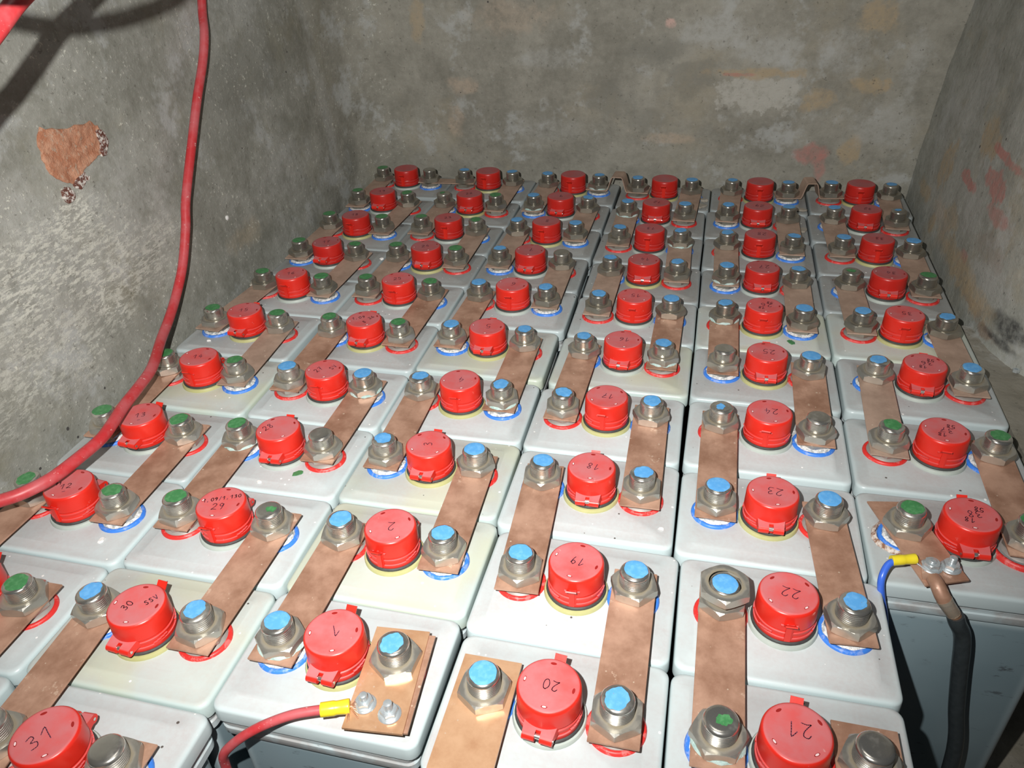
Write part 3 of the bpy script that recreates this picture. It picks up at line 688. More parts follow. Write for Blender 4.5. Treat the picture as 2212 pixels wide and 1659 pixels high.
# handwriting on the caps
DIG = {'0': [[(.3, 1), (.05, .75), (.0, .4), (.2, .02), (.5, .1), (.6, .5), (.5, .9), (.3, 1)]],
       '1': [[(.0, .65), (.4, 1), (.38, .5), (.35, 0)]],
       '2': [[(.05, .8), (.25, 1), (.55, .9), (.5, .6), (.2, .25), (.0, .05), (.3, .08), (.65, .0)]],
       '3': [[(.05, .9), (.4, 1), (.5, .75), (.2, .55), (.55, .4), (.45, .08), (.05, .05)]],
       '4': [[(.35, 1), (.0, .4), (.6, .4)], [(.45, .7), (.4, 0)]],
       '5': [[(.6, 1), (.15, .97), (.1, .6), (.45, .6), (.55, .3), (.35, .02), (.0, .08)]],
       '6': [[(.5, 1), (.1, .6), (.05, .2), (.3, .0), (.55, .2), (.4, .45), (.1, .35)]],
       '7': [[(.0, .95), (.6, 1), (.3, .5), (.2, 0)], [(.1, .5), (.5, .52)]],
       '8': [[(.55, .85), (.3, 1), (.08, .8), (.5, .3), (.3, .0), (.05, .25), (.55, .85)]],
       '9': [[(.5, .8), (.25, 1), (.05, .7), (.35, .5), (.55, .85), (.45, .35), (.3, 0)]],
       ',': [[(.2, .1), (.1, -.15)]], '/': [[(.5, 1.1), (.1, -.1)]],
       'S': [[(.55, .85), (.3, 1), (.1, .75), (.5, .3), (.3, .02), (.0, .15)]],
       'V': [[(.0, 1), (.3, .0), (.6, 1)]], '-': [[(.0, .0), (.6, .05)]]}
def marking(lines, h=0.0088, seed=0):
    rr = random.Random(seed); b = MB(); w = 0.00036
    for (txt, ox, oy, rot, sz) in lines:
        H = h * sz; adv = 0.82 * H; x0 = -adv * len(txt) / 2
        for k, ch in enumerate(txt):
            for st_ in DIG.get(ch, []):
                if len(st_) > 2:
                    K_ = [Vector((*q_, 0)) for q_ in st_]; S_ = []
                    for i_ in range(len(K_) - 1):
                        p0 = K_[max(i_ - 1, 0)]; p1 = K_[i_]; p2 = K_[i_ + 1]; p3 = K_[min(i_ + 2, len(K_) - 1)]
                        for t_ in (0, .33, .67): S_.append(0.5 * ((2 * p1) + (p2 - p0) * t_ + (2 * p0 - 5 * p1 + 4 * p2 - p3) * t_ * t_ + (3 * p1 - p0 - 3 * p2 + p3) * t_ ** 3))
                    st_ = [(q_.x, q_.y) for q_ in S_] + [st_[-1]]
                jx, jy = rr.uniform(-.03, .03) * H, rr.uniform(-.03, .03) * H
                P = []
                for (px, py) in st_:
                    x = x0 + k * adv + px * H * 0.85 + jx; y = (py - 0.5) * H + jy
                    P.append((ox + x * cos(rot) - y * sin(rot), oy + x * sin(rot) + y * cos(rot)))
                for (ax, ay), (bx, by) in zip(P, P[1:]):
                    dx, dy = bx - ax, by - ay; L = max(1e-6, sqrt(dx * dx + dy * dy)); ux, uy = dx / L, dy / L; ax -= ux * w; ay -= uy * w; bx += ux * w; by += uy * w
                    z = 0.04118
                    b.add([(ax - uy * w, ay + ux * w, z), (ax + uy * w, ay - ux * w, z), (bx + uy * w, by - ux * w, z), (bx - uy * w, by + ux * w, z)], [(0, 1, 2, 3)], 0, False)
    return b.mesh('marking', 'ink') if b.v else None

COLS = 'ABCDEF'
def variant(me, mat):
    m2 = me.copy(); m2.materials.clear(); m2.materials.append(M[mat]); return m2
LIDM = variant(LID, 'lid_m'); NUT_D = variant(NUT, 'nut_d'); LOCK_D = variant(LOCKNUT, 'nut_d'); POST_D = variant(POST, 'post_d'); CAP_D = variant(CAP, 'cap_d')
COLN = {'A': 'leftmost column', 'B': 'second column from left', 'C': 'third column from left', 'D': 'fourth column from left', 'E': 'fifth column from left', 'F': 'rightmost column'}
ROWN = ['back row', 'second row from back', 'third row from back', 'fourth row from back', 'fifth row from back', 'sixth row from back', 'seventh row from back', 'eighth row from back', 'ninth row from back', 'tenth row from back', 'eleventh row from back']
NUM = ['one', 'two', 'three', 'four', 'five', 'six', 'seven', 'eight', 'nine', 'ten', 'eleven']
# paint on the left and right post in the picture: b blue, g green, capital: only a spot of it left, - bare
PNT = dict(A='g- gg gg gg gg gg gg gg gg gg gg'.split(), B='bb Gg gg gg gg gg bb g- gG bb --'.split(), C='bb bb bb b- bb bb bb bb bb bb'.split(),
           D='bb bb bb bb bb bb bb bb bb bb'.split(), E='bb bb bb bb bb -b B- bb bb G-'.split(), F='bb bB bb Gg bb bb gg gg'.split())
YELLOW_LID = {'B9', 'C8', 'C7', 'A6', 'F4', 'E4', 'C5', 'D5'}
YELLOW_BASE = {'A2', 'A5', 'A6', 'B1', 'B3', 'B5', 'C0', 'C2', 'C5', 'C7', 'C8', 'C9', 'D0', 'D3', 'D6', 'D7', 'D8', 'E0', 'E4', 'E5', 'E7', 'F0', 'F2', 'F4', 'B0', 'B9', 'C6'}
CRUSTED = {('C0', 1), ('C1', -1), ('D1', -1), ('D2', 1), ('D5', 1), ('E4', -1), ('B7', -1), ('B6', 1), ('C9', -1), ('C6', 1), ('E9', -1), ('E3', -1)}
# turn of the upper nut, degrees from "corner towards the front"
TURN = {('D9', -1): -4, ('D9', 1): 2, ('D8', -1): 4, ('D8', 1): 18, ('C9', -1): -12, ('C9', 1): -4, ('B9', -1): 12, ('B9', 1): 20, ('E8', -1): -6, ('E8', 1): 12, ('E9', -1): -26, ('E7', -1): 2, ('E7', 1): 26,
        ('F7', -1): 24, ('C8', -1): 10, ('C8', 1): -4, ('C7', -1): 22, ('C7', 1): 30, ('D7', -1): 6, ('D7', 1): 2, ('D6', -1): 8, ('D6', 1): 24, ('E6', -1): 10, ('E6', 1): 22, ('B8', -1): 22, ('B8', 1): 14,
        ('A8', 1): 8, ('A7', 1): 14, ('B7', 1): -4, ('B7', -1): 18, ('F6', -1): 4, ('F6', 1): 14, ('F5', -1): 14, ('F5', 1): 4, ('D5', -1): 24, ('D5', 1): 12, ('B10', 1): 28, ('C6', -1): 8, ('C6', 1): 20}
def numtext(c, r):
    if c == 'A': return str(20 - r)
    if c == 'B': return str(21 + r)
    if c == 'C': return str(10 - r)
    if c == 'D': return str(11 + r)
    if c == 'E': return str(30 - r)
    return str(31 + r)
cell_at = {}
def world_xy(name, side, dx=0.0, dy=0.0):
    x, y, th = CELLS[name]; th *= 0.7; u = side * S + dx
    return (x + u * cos(th) - dy * sin(th), y + u * sin(th) + dy * cos(th))
for name, (x, y, th) in CELLS.items():
    th *= 0.7
    c, r = name[0], int(name[1:]); flip = (r % 2 == 0)
    pc = PNT[c][r]; bare = {'b': 'blue-topped', 'g': 'green-topped', 'B': 'blue-topped', 'G': 'green-topped', '-': 'bare'}
    num = numtext(c, r)
    lab = {'C9': 'pale battery cell, cap marked 1, zinc bolts and red lead on its terminal plate',
           'F7': 'dusty battery cell at open end of rightmost column, black and blue leads attached',
           'B10': 'frontmost battery cell in bottom left corner, cap marked 31 with hinge behind',
           'A10': 'battery cell lid cut off by left picture edge, beside frontmost cell marked 31',
           'A9': 'battery cell at left picture edge, tenth row from back, green-topped right post',
           'B9': 'yellow-stained battery cell, cap marked 30 and 5SV, blue-topped posts',
           'B8': 'pale battery cell, second column from left, cap covered in writing above a large 29',
           'E8': 'pale battery cell, cap marked 22, left post sunk in a second nut'}.get(name)
    if not lab:
        tone = 'yellowed' if name in YELLOW_LID else 'pale'
        if r >= 5: lab = '%s battery cell, cap marked %s, %s, %s' % (tone, num, COLN[c], ROWN[r])
        else: lab = '%s battery cell, %s posts, %s, %s' % (tone, bare[pc[0]], COLN[c], ROWN[r])
    rz = th + (pi if flip else 0)
    root = thing('battery_cell', lab, 'battery', (x, y, -JH), rz, 'battery cells in the bank')
    cell_at[name] = root
    up = (0, 0, JH)
    gaps = [abs(CELLS[m_][1] - y) for m_ in (c + str(r - 1), c + str(r + 1)) if m_ in CELLS]
    sy_ = min(1.03, (min(gaps) - 0.0008 - 0.1 * abs(th)) / 0.1316)
    gaps = [abs(CELLS[m_][0] - x) for m_ in (chr(ord(c) - 1) + str(r), chr(ord(c) + 1) + str(r)) if m_ in CELLS]
    sx_ = min(1.022, (min(gaps) - 0.0010 - 0.07 * abs(th)) / 0.185)
    link('jar', JAR, root, up)
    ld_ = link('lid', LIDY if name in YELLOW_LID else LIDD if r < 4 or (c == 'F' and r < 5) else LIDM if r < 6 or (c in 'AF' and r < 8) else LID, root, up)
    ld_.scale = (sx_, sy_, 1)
    for side in (-1, 1):                       # side as seen in the picture
        ls = -side if flip else side           # side in the cell's own frame
        colr = 'red' if ls > 0 else 'blue'
        pos = (ls * S, 0, JH)
        o = link('terminal_ring', RING[colr], root, pos, rng.uniform(0, 6), colr + ' plastic ring')
        if name == 'F7' and side > 0: o.scale = (1.25, 1.25, 1.6)
        k_ = link('seal_collar', COLLAR[colr], root, pos, rng.uniform(0, 6), 'white greased collar' if colr == 'blue' else None)
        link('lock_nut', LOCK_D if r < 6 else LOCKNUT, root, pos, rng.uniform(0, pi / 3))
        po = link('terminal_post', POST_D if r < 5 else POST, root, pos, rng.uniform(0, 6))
        turn = TURN.get((name, side)); turn = rng.uniform(-30, 30) if turn is None else turn
        a = -pi / 2 + radians(turn) - rz - pi / 6 * 0 
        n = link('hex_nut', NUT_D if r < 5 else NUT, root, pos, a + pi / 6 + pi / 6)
        if name == 'E8' and side < 0:
            n2 = link('hex_nut', NUT, root, (pos[0], pos[1], JH + 0.0185), a + pi / 6 + pi / 6 + 0.15, 'second nut, level with the post top'); n2.scale = (1.06, 1.06, 0.95)
        if (name, side) in CRUSTED: link('corrosion_crust', CRUST, root, pos, rng.uniform(0, 6), 'pale green corrosion under the nut')
        p_ = pc[0 if side < 0 else 1]
        if p_ != '-':
            link('paint_mark', rng.choice(PAINT[p_]), po, (0, 0, 0.0), rng.uniform(0, 6) , ('blue' if p_ in 'bB' else 'green') + ' paint on the post top')
    ox = oy = 0.0
    if name == 'B9': ox, oy = -0.002, -0.005
    cp = link('vent_cap', CAP_D if r < 4 else CAP, root, (ox, oy, JH), radians(rng.uniform(-5, 5) - 2))
    link('cap_base', BASE['y' if name in YELLOW_BASE else 'g'], cp, label='yellowed ring' if name in YELLOW_BASE else None)
    link('gasket', GASKET, cp, label='black rubber gasket')
    link('hinge', HINGE, cp); link('hinge_pin', PIN, cp, label='steel hinge pin'); link('latch', LATCH, cp)
    sa = -(cp.rotation_euler.z + rz) + radians(rng.uniform(-35, 30))
    if r >= 3: link('vent_slots', SLOT, cp, rz=sa)['kind'] = 'stuff'; link('slot_glints', SLOTP, cp, rz=sa)['kind'] = 'stuff'
    # writing: the columns by the left wall were marked from the front, the others from the right or from behind
    if r >= 1:
        inv = -(cp.rotation_euler.z + rz)
        if c in 'AB':
            L = [(num, 0.001, 0.0, radians(22), 1.0)]
            if name == 'B8': L = [('1,09/1,130', -0.001, 0.0065, radians(24), 0.56), ('29', 0.002, -0.006, radians(18), 1.05)]
            if name == 'B9': L = [('30', -0.007, -0.002, radians(75), 0.8), ('SSV', 0.011, 0.008, radians(62), 0.62)]
            if name == 'B7': L = [('28', -0.012, 0.0, radians(62), 1.0)]
            if name == 'B6': L = [('27', -0.007, -0.002, radians(70), 0.9), ('SV', 0.010, 0.007, radians(70), 0.8)]
            if name == 'B10': L = [('31', 0.000, -0.002, radians(62), 1.5)]
            if name == 'B5': L = [('26', 0.010, 0.006, radians(60), 0.7), ('1,09', -0.008, 0.002, radians(30), 0.7), ('8', 0.005, -0.008, radians(60), 0.7)]
            if name == 'A8': L = [('12', 0.002, -0.004, radians(25), 0.9), ('-', 0.004, -0.010, radians(25), 0.6), ('11', -0.010, -0.002, radians(30), 0.5)]
            if name == 'A7': L = [('13', 0.003, -0.001, radians(28), 0.95), ('-', 0.006, -0.009, radians(20), 0.6)]
        elif c == 'C':
            L = [(num, 0.0, 0.0, radians(185 + rng.uniform(-15, 15)), 1.25)]
            if name == 'C9': L = [('1', 0.0, 0.0, radians(215), 1.3)]
            if name == 'C8': L = [('2', 0.0, -0.002, radians(195), 1.3)]
            if name == 'C7': L = [('3', 0.0, 0.0, radians(100), 1.1)]
        else:
            L = [(num, 0.0, 0.0, radians(180 + rng.uniform(-14, 4)), 1.05 if c != 'E' else 1.25)]
            if name in ('F6', 'F7', 'E4', 'F5'): L.append(('58', 0.006, 0.008, radians(170), 0.7)); L.append(('18', -0.006, -0.009, radians(170), 0.7))
            if name == 'E9': L = [('21', 0.0, 0.002, radians(180), 1.4)]
        rot = [(t_, a_ * cos(inv) - b_ * sin(inv), a_ * sin(inv) + b_ * cos(inv), q_ + inv, s_) for (t_, a_, b_, q_, s_) in L]
        mk = marking(rot, seed=hash(name) % 1000 if False else r * 7 + ord(c))
        if mk: link('marking', mk, cp, label='black handwritten ' + ' '.join(t_ for t_, *_ in L if t_ != '-'))

# ------------------------------------------------------------------ copper straps
SZ0, SZ1 = 0.0130, 0.0148
def strap_mesh(p, q, w=0.042, e0=0.024, e1=0.024, mat='copper', hump=0.0, hw=0.05, seed=0, down=None):
    "flat bar from post p to post q; local origin in the middle, x along the bar"
    L = sqrt((q[0] - p[0]) ** 2 + (q[1] - p[1]) ** 2); rr = random.Random(seed)
    x0, x1 = -L / 2 - e0, L / 2 + e1; n = 90 if hump else 24; v = []; f = []
    c0, c1 = rr.uniform(-0.0012, 0.0012), rr.uniform(-0.0012, 0.0012)
    xs = [x0 + (x1 - x0) * i / n for i in range(n + 1)]
    xs = sorted(set([x0, x0 + 0.0003] + xs[1:-1] + [x1 - 0.0003, x1]))
    pth = []
    for x in xs:
        z = 0.0; 
        if hump:
            k = abs(x) / (hw / 2)
            q_ = max(0.0, min(1.0, (1.25 - k) / 0.75)); z = hump * (q_ * q_ * (3 - 2 * q_))
        else:
            z = -0.0004 * max(0, 1 - (2 * x / L) ** 2) if abs(x) < L / 2 else 0
        pth.append((x, z))
    th = SZ1 - SZ0
    for i, (x, z) in enumerate(pth):
        a = pth[max(i - 1, 0)]; c = pth[min(i + 1, len(pth) - 1)]; d = Vector((c[0] - a[0], c[1] - a[1])).normalized(); nx, nz = -d[1], d[0]
        e = 0.0003 if i in (0, len(pth) - 1) else 0.0
        hw_ = w / 2 - e + (c0 * (x / L) if not hump else 0) * 0.3
        for (sy, k) in ((-1, 0), (-1, 1), (1, 1), (1, 0)):
            for inset in ((0.0, 0.0003) if k == 1 and sy == -1 else (0.0003, 0.0) if k == 1 else (0.0003, 0.0) if sy == -1 else (0.0, 0.0003)):
                pass
        ring_ = [(-hw_ + .0003, 0), (-hw_, .0003), (-hw_, th - .0003), (-hw_ + .0003, th), (hw_ - .0003, th), (hw_, th - .0003), (hw_, .0003), (hw_ - .0003, 0)]
        for yy, kk in ring_: v.append((x + nx * kk, yy, SZ0 + z + nz * kk))
    m = len(pth)
    for i in range(m - 1):
        for k in range(8): l = (k + 1) % 8; f.append((i * 8 + k, i * 8 + l, (i + 1) * 8 + l, (i + 1) * 8 + k))
    f.append(tuple(range(8))); f.append(tuple((m - 1) * 8 + 7 - k for k in range(8)))
    b = MB().add(v, [tuple(reversed(q_)) for q_ in f], 0, False); b.sm = [bool(hump)] * len(b.f)
    return b.mesh('connector_strap', mat, edge=30)
def put_strap(p, q, label, **k):
    m = strap_mesh(p, q, **k)
    return thing('connector_strap', label, 'copper strap', ((p[0] + q[0]) / 2, (p[1] + q[1]) / 2, 0), atan2(q[1] - p[1], q[0] - p[0]), 'copper straps between the cells', m)
DUSTY = {'D78': 'white-spotted copper strap', 'C89': 'copper strap with clean edges'}
sd = 0
for c in COLS:
    rows = sorted(int(n[1:]) for n in CELLS if n[0] == c)
    for r in rows[:-1]:
        if c == 'A' and r == 9: side = 1
        else:
            left = {'A': 0, 'B': 1, 'C': 0, 'D': 1, 'E': 0, 'F': 1}[c]
            side = -1 if r % 2 == left else 1
        sd += 1
        p = world_xy(c + str(r), side); q = world_xy(c + str(r + 1), side)
        mat = 'copper_d' if r < 4 or (c in 'AF' and r < 6) else 'copper'
        lab = '%s strap joining rows %s and %s, %s side of %s' % ('dull copper' if mat == 'copper_d' else 'copper', NUM[r], NUM[r + 1], 'left' if side < 0 else 'right', COLN[c])
        put_strap(p, q, lab, mat=mat, seed=sd, w=0.0418 + rng.uniform(-.0012, .0010), e0=0.0235 + rng.uniform(-.002, .002), e1=0.0235 + rng.uniform(-.002, .003))
# last one of the leftmost column runs on to the cell at the picture edge; the frontmost strap leaves the picture
put_strap(world_xy('A0', 1), world_xy('B0', -1), 'thin flat copper strap crossing between the two leftmost columns in the back row', mat='copper_d', w=0.030, seed=70)
put_strap(world_xy('C0', 1), world_xy('D0', -1), 'copper strap bent into a hump between third and fourth columns, back row', mat='copper_d', hump=0.030, hw=0.034, seed=71, w=0.040)
put_strap(world_xy('E0', 1), world_xy('F0', -1), 'copper strap bent into a hump between fifth and rightmost columns, back row', mat='copper_d', hump=0.030, hw=0.030, seed=72, w=0.040)
p = world_xy('B10', 1)
put_strap(p, (p[0], p[1] - 0.13), 'copper strap leaving the picture at bottom left, under a bare domed post', seed=73)

rust = CRUST.copy(); rust.materials.clear(); t = NT('rusty_crust'); v = t.shifted()
rust.materials.append(t.out(t.mix(t.ramp(t.noise(v, 160, 4, 0.7), 0.4, 0.6), (0.24, 0.11, 0.06), (0.66, 0.60, 0.54)), 0.9, 0.0)); t.bump(t.noise(v, 240, 4), 0.8, 0.002)
o = link('rusty_crust', rust, cell_at['F7'], (-S - 0.003, -0.001, JH - 0.0172), 0.4, 'rusty white crust round the blue ring'); o.scale = (1.30, 1.22, 1.18)
# ------------------------------------------------------------------ end plates
def slab(b, quad, z0, z1, mi=0):
    v = [(x, y, z0) for x, y in quad] + [(x, y, z1) for x, y in quad]; n = len(quad)
    f = [tuple(reversed(range(n))), tuple(range(n, 2 * n))] + [(i, (i + 1) % n, n + (i + 1) % n, n + i) for i in range(n)]
    return b.add(v, f, mi, False)
b = MB()
FN = b
def flange_nut(parent, x, y, z, rot, tall=0.006, label=None):
    b = MB(); b.lathe([(0.0094, z), (0.0098, z + 0.0006), (0.0094, z + 0.0013), (0.0075, z + 0.0019), (0.0062, z + 0.0021)], 26, close_top=True)
    m = b.mesh('flange_nut', 'zinc', edge=50)
    o = link('flange_nut', m, parent, (x, y, 0), rot, label)
    h = MB().hexnut(0.0128, z + 0.0016, z + 0.0068, 0.0065, 0.0034); link('nut_body', h.mesh('nut_body', 'zinc'), o)
    p = [(0.0035, z + 0.005)]; k = z + 0.0066
    while k < z + 0.006 + tall - 0.001: p += [(0.0036, k + 0.0003), (0.0031, k + 0.0008), (0.0036, k + 0.0011)]; k += 0.0014
    p += [(0.0033, z + 0.006 + tall - 0.0003), (0.0027, z + 0.006 + tall)]
    t_ = MB().lathe(p, 14); link('bolt_end', t_.mesh('bolt_end', 'zinc', edge=50), o)
    return o
def plate_thing(label, loc):
    return thing('terminal_plate', label, 'terminal plate', loc, 0, 'copper end plates')
# C9: two plates one on the other, flange bolts at the free end
x, y = world_xy('C9', 1)
pt = plate_thing('double copper end plate with two zinc flange bolts and a red lead', (x, y, 0))
q1 = [(0.4062 - x, -1.1908 - y), (0.4158 - x, -1.2915 - y), (0.4660 - x, -1.2868 - y), (0.4555 - x, -1.1868 - y)]
b = slab(MB(), q1, 0.0152 - 0.0002, 0.0172); link('upper_plate', b.mesh('upper_plate', 'copper_b'), pt)
q2 = [(0.4085 - x, -1.1925 - y), (0.4160 - x, -1.2895 - y), (0.4690 - x, -1.2840 - y), (0.4612 - x, -1.1885 - y)]
b = slab(MB(), q2, SZ0, 0.0149); link('lower_plate', b.mesh('lower_plate', 'copper'), pt)
flange_nut(pt, 0.4262 - x, -1.2677 - y, 0.0172, 0.3, 0.007); flange_nut(pt, 0.4496 - x, -1.2720 - y, 0.0172, 0.5, 0.009)
# D9: plate that bends down over the front edge of the cell
x, y = world_xy('D9', -1)
pt = plate_thing('bright copper end plate bending down over the front edge, beside cap marked 20', (x, y, 0))
prof = [(0.034, SZ1), (-0.070, SZ1), (-0.078, SZ1 - 0.0012), (-0.083, SZ1 - 0.005), (-0.088, SZ1 - 0.016), (-0.094, SZ1 - 0.06), (-0.096, SZ1 - 0.10)]
b = MB(); v = []
w0 = 0.0255
for i, (yy, zz) in enumerate(prof):
    a = prof[max(i - 1, 0)]; c = prof[min(i + 1, len(prof) - 1)]; d = Vector((c[0] - a[0], c[1] - a[1])).normalized()
    n_ = Vector((d[1], -d[0])) * (0.0024)
    if n_[1] > 0: n_ = -n_
    ox = -0.0015 + 0.02 * min(0, yy)*0.0
    v += [(-w0 + ox, yy, zz), (w0 + ox, yy, zz), (w0 + ox, yy + n_[0], zz + n_[1]), (-w0 + ox, yy + n_[0], zz + n_[1])]
f = []
for i in range(len(prof) - 1):
    for k in range(4): l = (k + 1) % 4; f.append((i * 4 + k, i * 4 + l, (i + 1) * 4 + l, (i + 1) * 4 + k))
f += [(3, 2, 1, 0), tuple((len(prof) - 1) * 4 + k for k in range(4))]
b.add(v, f, 0, True); link('plate', b.mesh('plate', 'copper_b', edge=50), pt)
# E9: plate running off under the frame edge
x, y = world_xy('E9', 1)
pt = plate_thing('copper end plate in shadow at bottom right, beside cap marked 21', (x, y, 0))
b = slab(MB(), [(-0.0240, 0.0340), (-0.0235, -0.085), (0.0255, -0.084), (0.0250, 0.0335)], SZ0, SZ1 + 0.0002); link('plate', b.mesh('plate', 'copper'), pt)
# F7: plate set askew
x, y = world_xy('F7', -1)
pt = plate_thing('brown copper end plate set askew under lugs of black and blue cables', (x, y, 0))
A = Vector((0.8560, -0.9300)); D_ = Vector((0.8930, -1.0415)); B_ = Vector((0.9334, -1.0262)); E_ = Vector((0.8990, -0.9230))
b = slab(MB(), [(p_[0] - x, p_[1] - y) for p_ in (A, D_, B_, E_)], SZ0, 0.0165 - 0.0016); link('plate', b.mesh('plate', 'copper'), pt)
flange_nut(pt, 0.9016 - x, -1.0175 - y, 0.0165, 0.2, 0.003); flange_nut(pt, 0.9195 - x, -1.0135 - y, 0.0150, 0.6, 0.008)

# ------------------------------------------------------------------ cables
def cable(name, label, pts, rad, mat, group=None, seg=14):
    o0 = Vector(pts[0]); b = MB(); b.tube([Vector(p_) - o0 for p_ in pts], rad, seg)
    return thing(name, label, 'cable', tuple(o0), 0, group, b.mesh(name, mat, edge=80))
RC = 0.0070
main = [(-0.163, -0.330, 0.53), (-0.157, -0.385, 0.43), (-0.140, -0.424, 0.390), (-0.136, -0.452, 0.353), (-0.130, -0.497, 0.310), (-0.124, -0.542, 0.262), (-0.115, -0.610, 0.187), (-0.110, -0.636, 0.150),
        (-0.106, -0.672, 0.104), (-0.100, -0.712, 0.074), (-0.088, -0.756, 0.058), (-0.0700, -0.805, 0.052), (-0.0353, -0.8757, 0.053), (-0.0193, -0.9258, 0.056), (-0.0091, -0.967, 0.058), (0.003, -1.0066, 0.059),
        (0.0094, -1.0356, 0.059), (0.009, -1.0702, 0.060), (0.0037, -1.1076, 0.060), (-0.0093, -1.1344, 0.060), (-0.0245, -1.1498, 0.060), (-0.0437, -1.1665, 0.060), (-0.07, -1.20, 0.058)]
cable('red_cable', 'long dusty red cable hanging down the left wall and draped across the cells', main, RC, 'cable_red')
def onray(wp, t_): return tuple(FLASH.lerp(Vector(wp), t_))
a2 = [(-0.15, -0.55, 0.50), (-0.15, -0.648, 0.468), (-0.15, -0.712, 0.445), (-0.15, -0.766, 0.417), (-0.15, -0.818, 0.391), (-0.15, -0.844, 0.381), (-0.15, -0.90, 0.355)]
cable('red_cable', 'short length of red cable crossing the top left corner close to the camera', [onray(p_, 0.60) for p_ in a2], 0.0072, 'cable_red')
a1 = [(-0.15, -0.85, 0.49), (-0.15, -0.773, 0.462), (-0.15, -0.719, 0.447), (-0.15, -0.653, 0.44), (-0.15, -0.576, 0.438), (-0.15, -0.473, 0.445), (-0.15, -0.38, 0.47)]
cable('red_cable', 'loop of red cable hanging above the picture, casting the curved wall shadow', [onray(p_, 0.43) for p_ in a1], 0.0052, 'cable_red')

def sleeve(parent, p, q, r, flat=0.75):
    p = Vector(p); q = Vector(q); d = (q - p); pts = [p, p + d * 0.06, p + d * 0.45, p + d * 0.55, p + d * 0.94, q]
    b = MB(); b.tube(pts, [r * 0.98, r, r * 1.02, r * 0.93, r * 1.03, r], 16, sub=2); m = b.mesh('crimp_sleeve', 'yellow', edge=60)
    return link('crimp_sleeve', m, parent, label='yellow crimp sleeve')
def strands(parent, p, targets, r=0.0004):
    b = MB()
    for k, q in enumerate(targets):
        p0 = Vector(p); q = Vector(q); m_ = (p0 + q) / 2 + Vector((0, 0, 0.0008)); b.tube([p0, m_, q], r, 5, sub=3)
    o = link('wire_strands', b.mesh('wire_strands', 'strand', edge=80), parent); o['kind'] = 'stuff'; return o
# red lead of C9
o0 = Vector((0.4141, -1.2744, 0.0205))
L = [Vector(p_) for p_ in [(0.400, -1.2800, 0.0205), (0.3746, -1.2890, 0.0190), (0.3517, -1.2982, 0.012), (0.3330, -1.3040, 0.0), (0.3170, -1.3070, -0.016), (0.3060, -1.3080, -0.032), (0.3010, -1.3060, -0.052), (0.2990, -1.3060, -0.09), (0.2960, -1.3080, -0.15), (0.2940, -1.310, -0.30)]]
b = MB(); b.tube([p_ - o0 for p_ in L], 0.0041, 14)
rl = thing('red_lead', 'thin red lead with yellow crimp, bolted to the front double copper plate', 'cable', tuple(o0), 0, None, b.mesh('red_lead', 'cable_red', edge=80))
sleeve(rl, L[0] + Vector((-0.006, -0.0022, 0)) - o0, Vector((0.4160, -1.2740, 0.0205)) - o0, 0.0060)
strands(rl, (0.0015, 0, 0), [(0.006 + 0.001 * k, 0.006 - 0.0022 * k, -0.0025) for k in range(7)] + [(0.004, -0.012, -0.0028), (0.007, 0.012, -0.0028), (0.005, -0.010, -0.0028)])
# blue lead of F7
o0 = Vector((0.8855, -1.0160, 0.0225))
L = [Vector(p_) for p_ in [(0.8690, -1.0215, 0.0225), (0.8610, -1.0270, 0.0200), (0.8560, -1.0375, 0.010), (0.8600, -1.0410, -0.010), (0.8690, -1.0400, -0.040), (0.8790, -1.0385, -0.090), (0.8860, -1.0390, -0.16), (0.888, -1.040, -0.30)]]
b = MB(); b.tube([p_ - o0 for p_ in L], 0.0034, 14)
bl = thing('blue_lead', 'thin blue lead with yellow crimp on the askew copper plate', 'cable', tuple(o0), 0, None, b.mesh('blue_lead', 'cable_blue', edge=80))
sleeve(bl, L[0] + Vector((-0.0045, -0.0010, 0)) - o0, Vector((0.8870, -1.0155, 0.0225)) - o0, 0.0050)
strands(bl, (0.0015, 0, -0.001), [(0.0075, 0.004 - 0.0014 * k, -0.004) for k in range(6)])
b = MB(); b.tube([(0.001, -0.003, -0.001), (0.008, -0.007, -0.0035), (0.015, -0.009, -0.0045), (0.022, -0.007, -0.0048), (0.024, -0.002, -0.0048)], 0.0007, 8); link('bare_wire', b.mesh('bare_wire', 'zinc', edge=80), bl, label='tinned wire loop')
# black cable of F7 with copper lug and clear heat-shrink
o0 = Vector((0.9016, -1.0175, 0.0165))
bc = thing('black_cable', 'black insulated cable with clear sleeve hanging before rightmost column', 'cable', tuple(o0), 0, None)
L = [Vector(p_) - o0 for p_ in [(0.9225, -1.0500, -0.010), (0.9260, -1.0505, -0.018), (0.9345, -1.0480, -0.034), (0.9400, -1.0475, -0.055), (0.9455, -1.0475, -0.085), (0.9560, -1.0490, -0.14), (0.9700, -1.0530, -0.21), (0.979, -1.056, -0.34)]]
b = MB(); b.tube(L, 0.0078, 16); link('cable_jacket', b.mesh('cable_jacket', 'cable_black', edge=80), bc)
b = MB(); b.tube([Vector((0.9130, -1.0515, 0.003)) - o0, Vector((0.9180, -1.0512, -0.004)) - o0, Vector((0.9228, -1.0500, -0.0105)) - o0], 0.0055, 14); link('conductor', b.mesh('conductor', 'strand', edge=80), bc, label='bare copper conductor')
b = MB(); b.tube([Vector((0.9085, -1.0500, 0.009)) - o0, Vector((0.9130, -1.0515, 0.003)) - o0, Vector((0.9195, -1.0510, -0.006)) - o0], [0.0073, 0.0068, 0.0066], 16); link('shrink_sleeve', b.mesh('shrink_sleeve', 'shrink', edge=80), bc, label='clear heat-shrink sleeve')
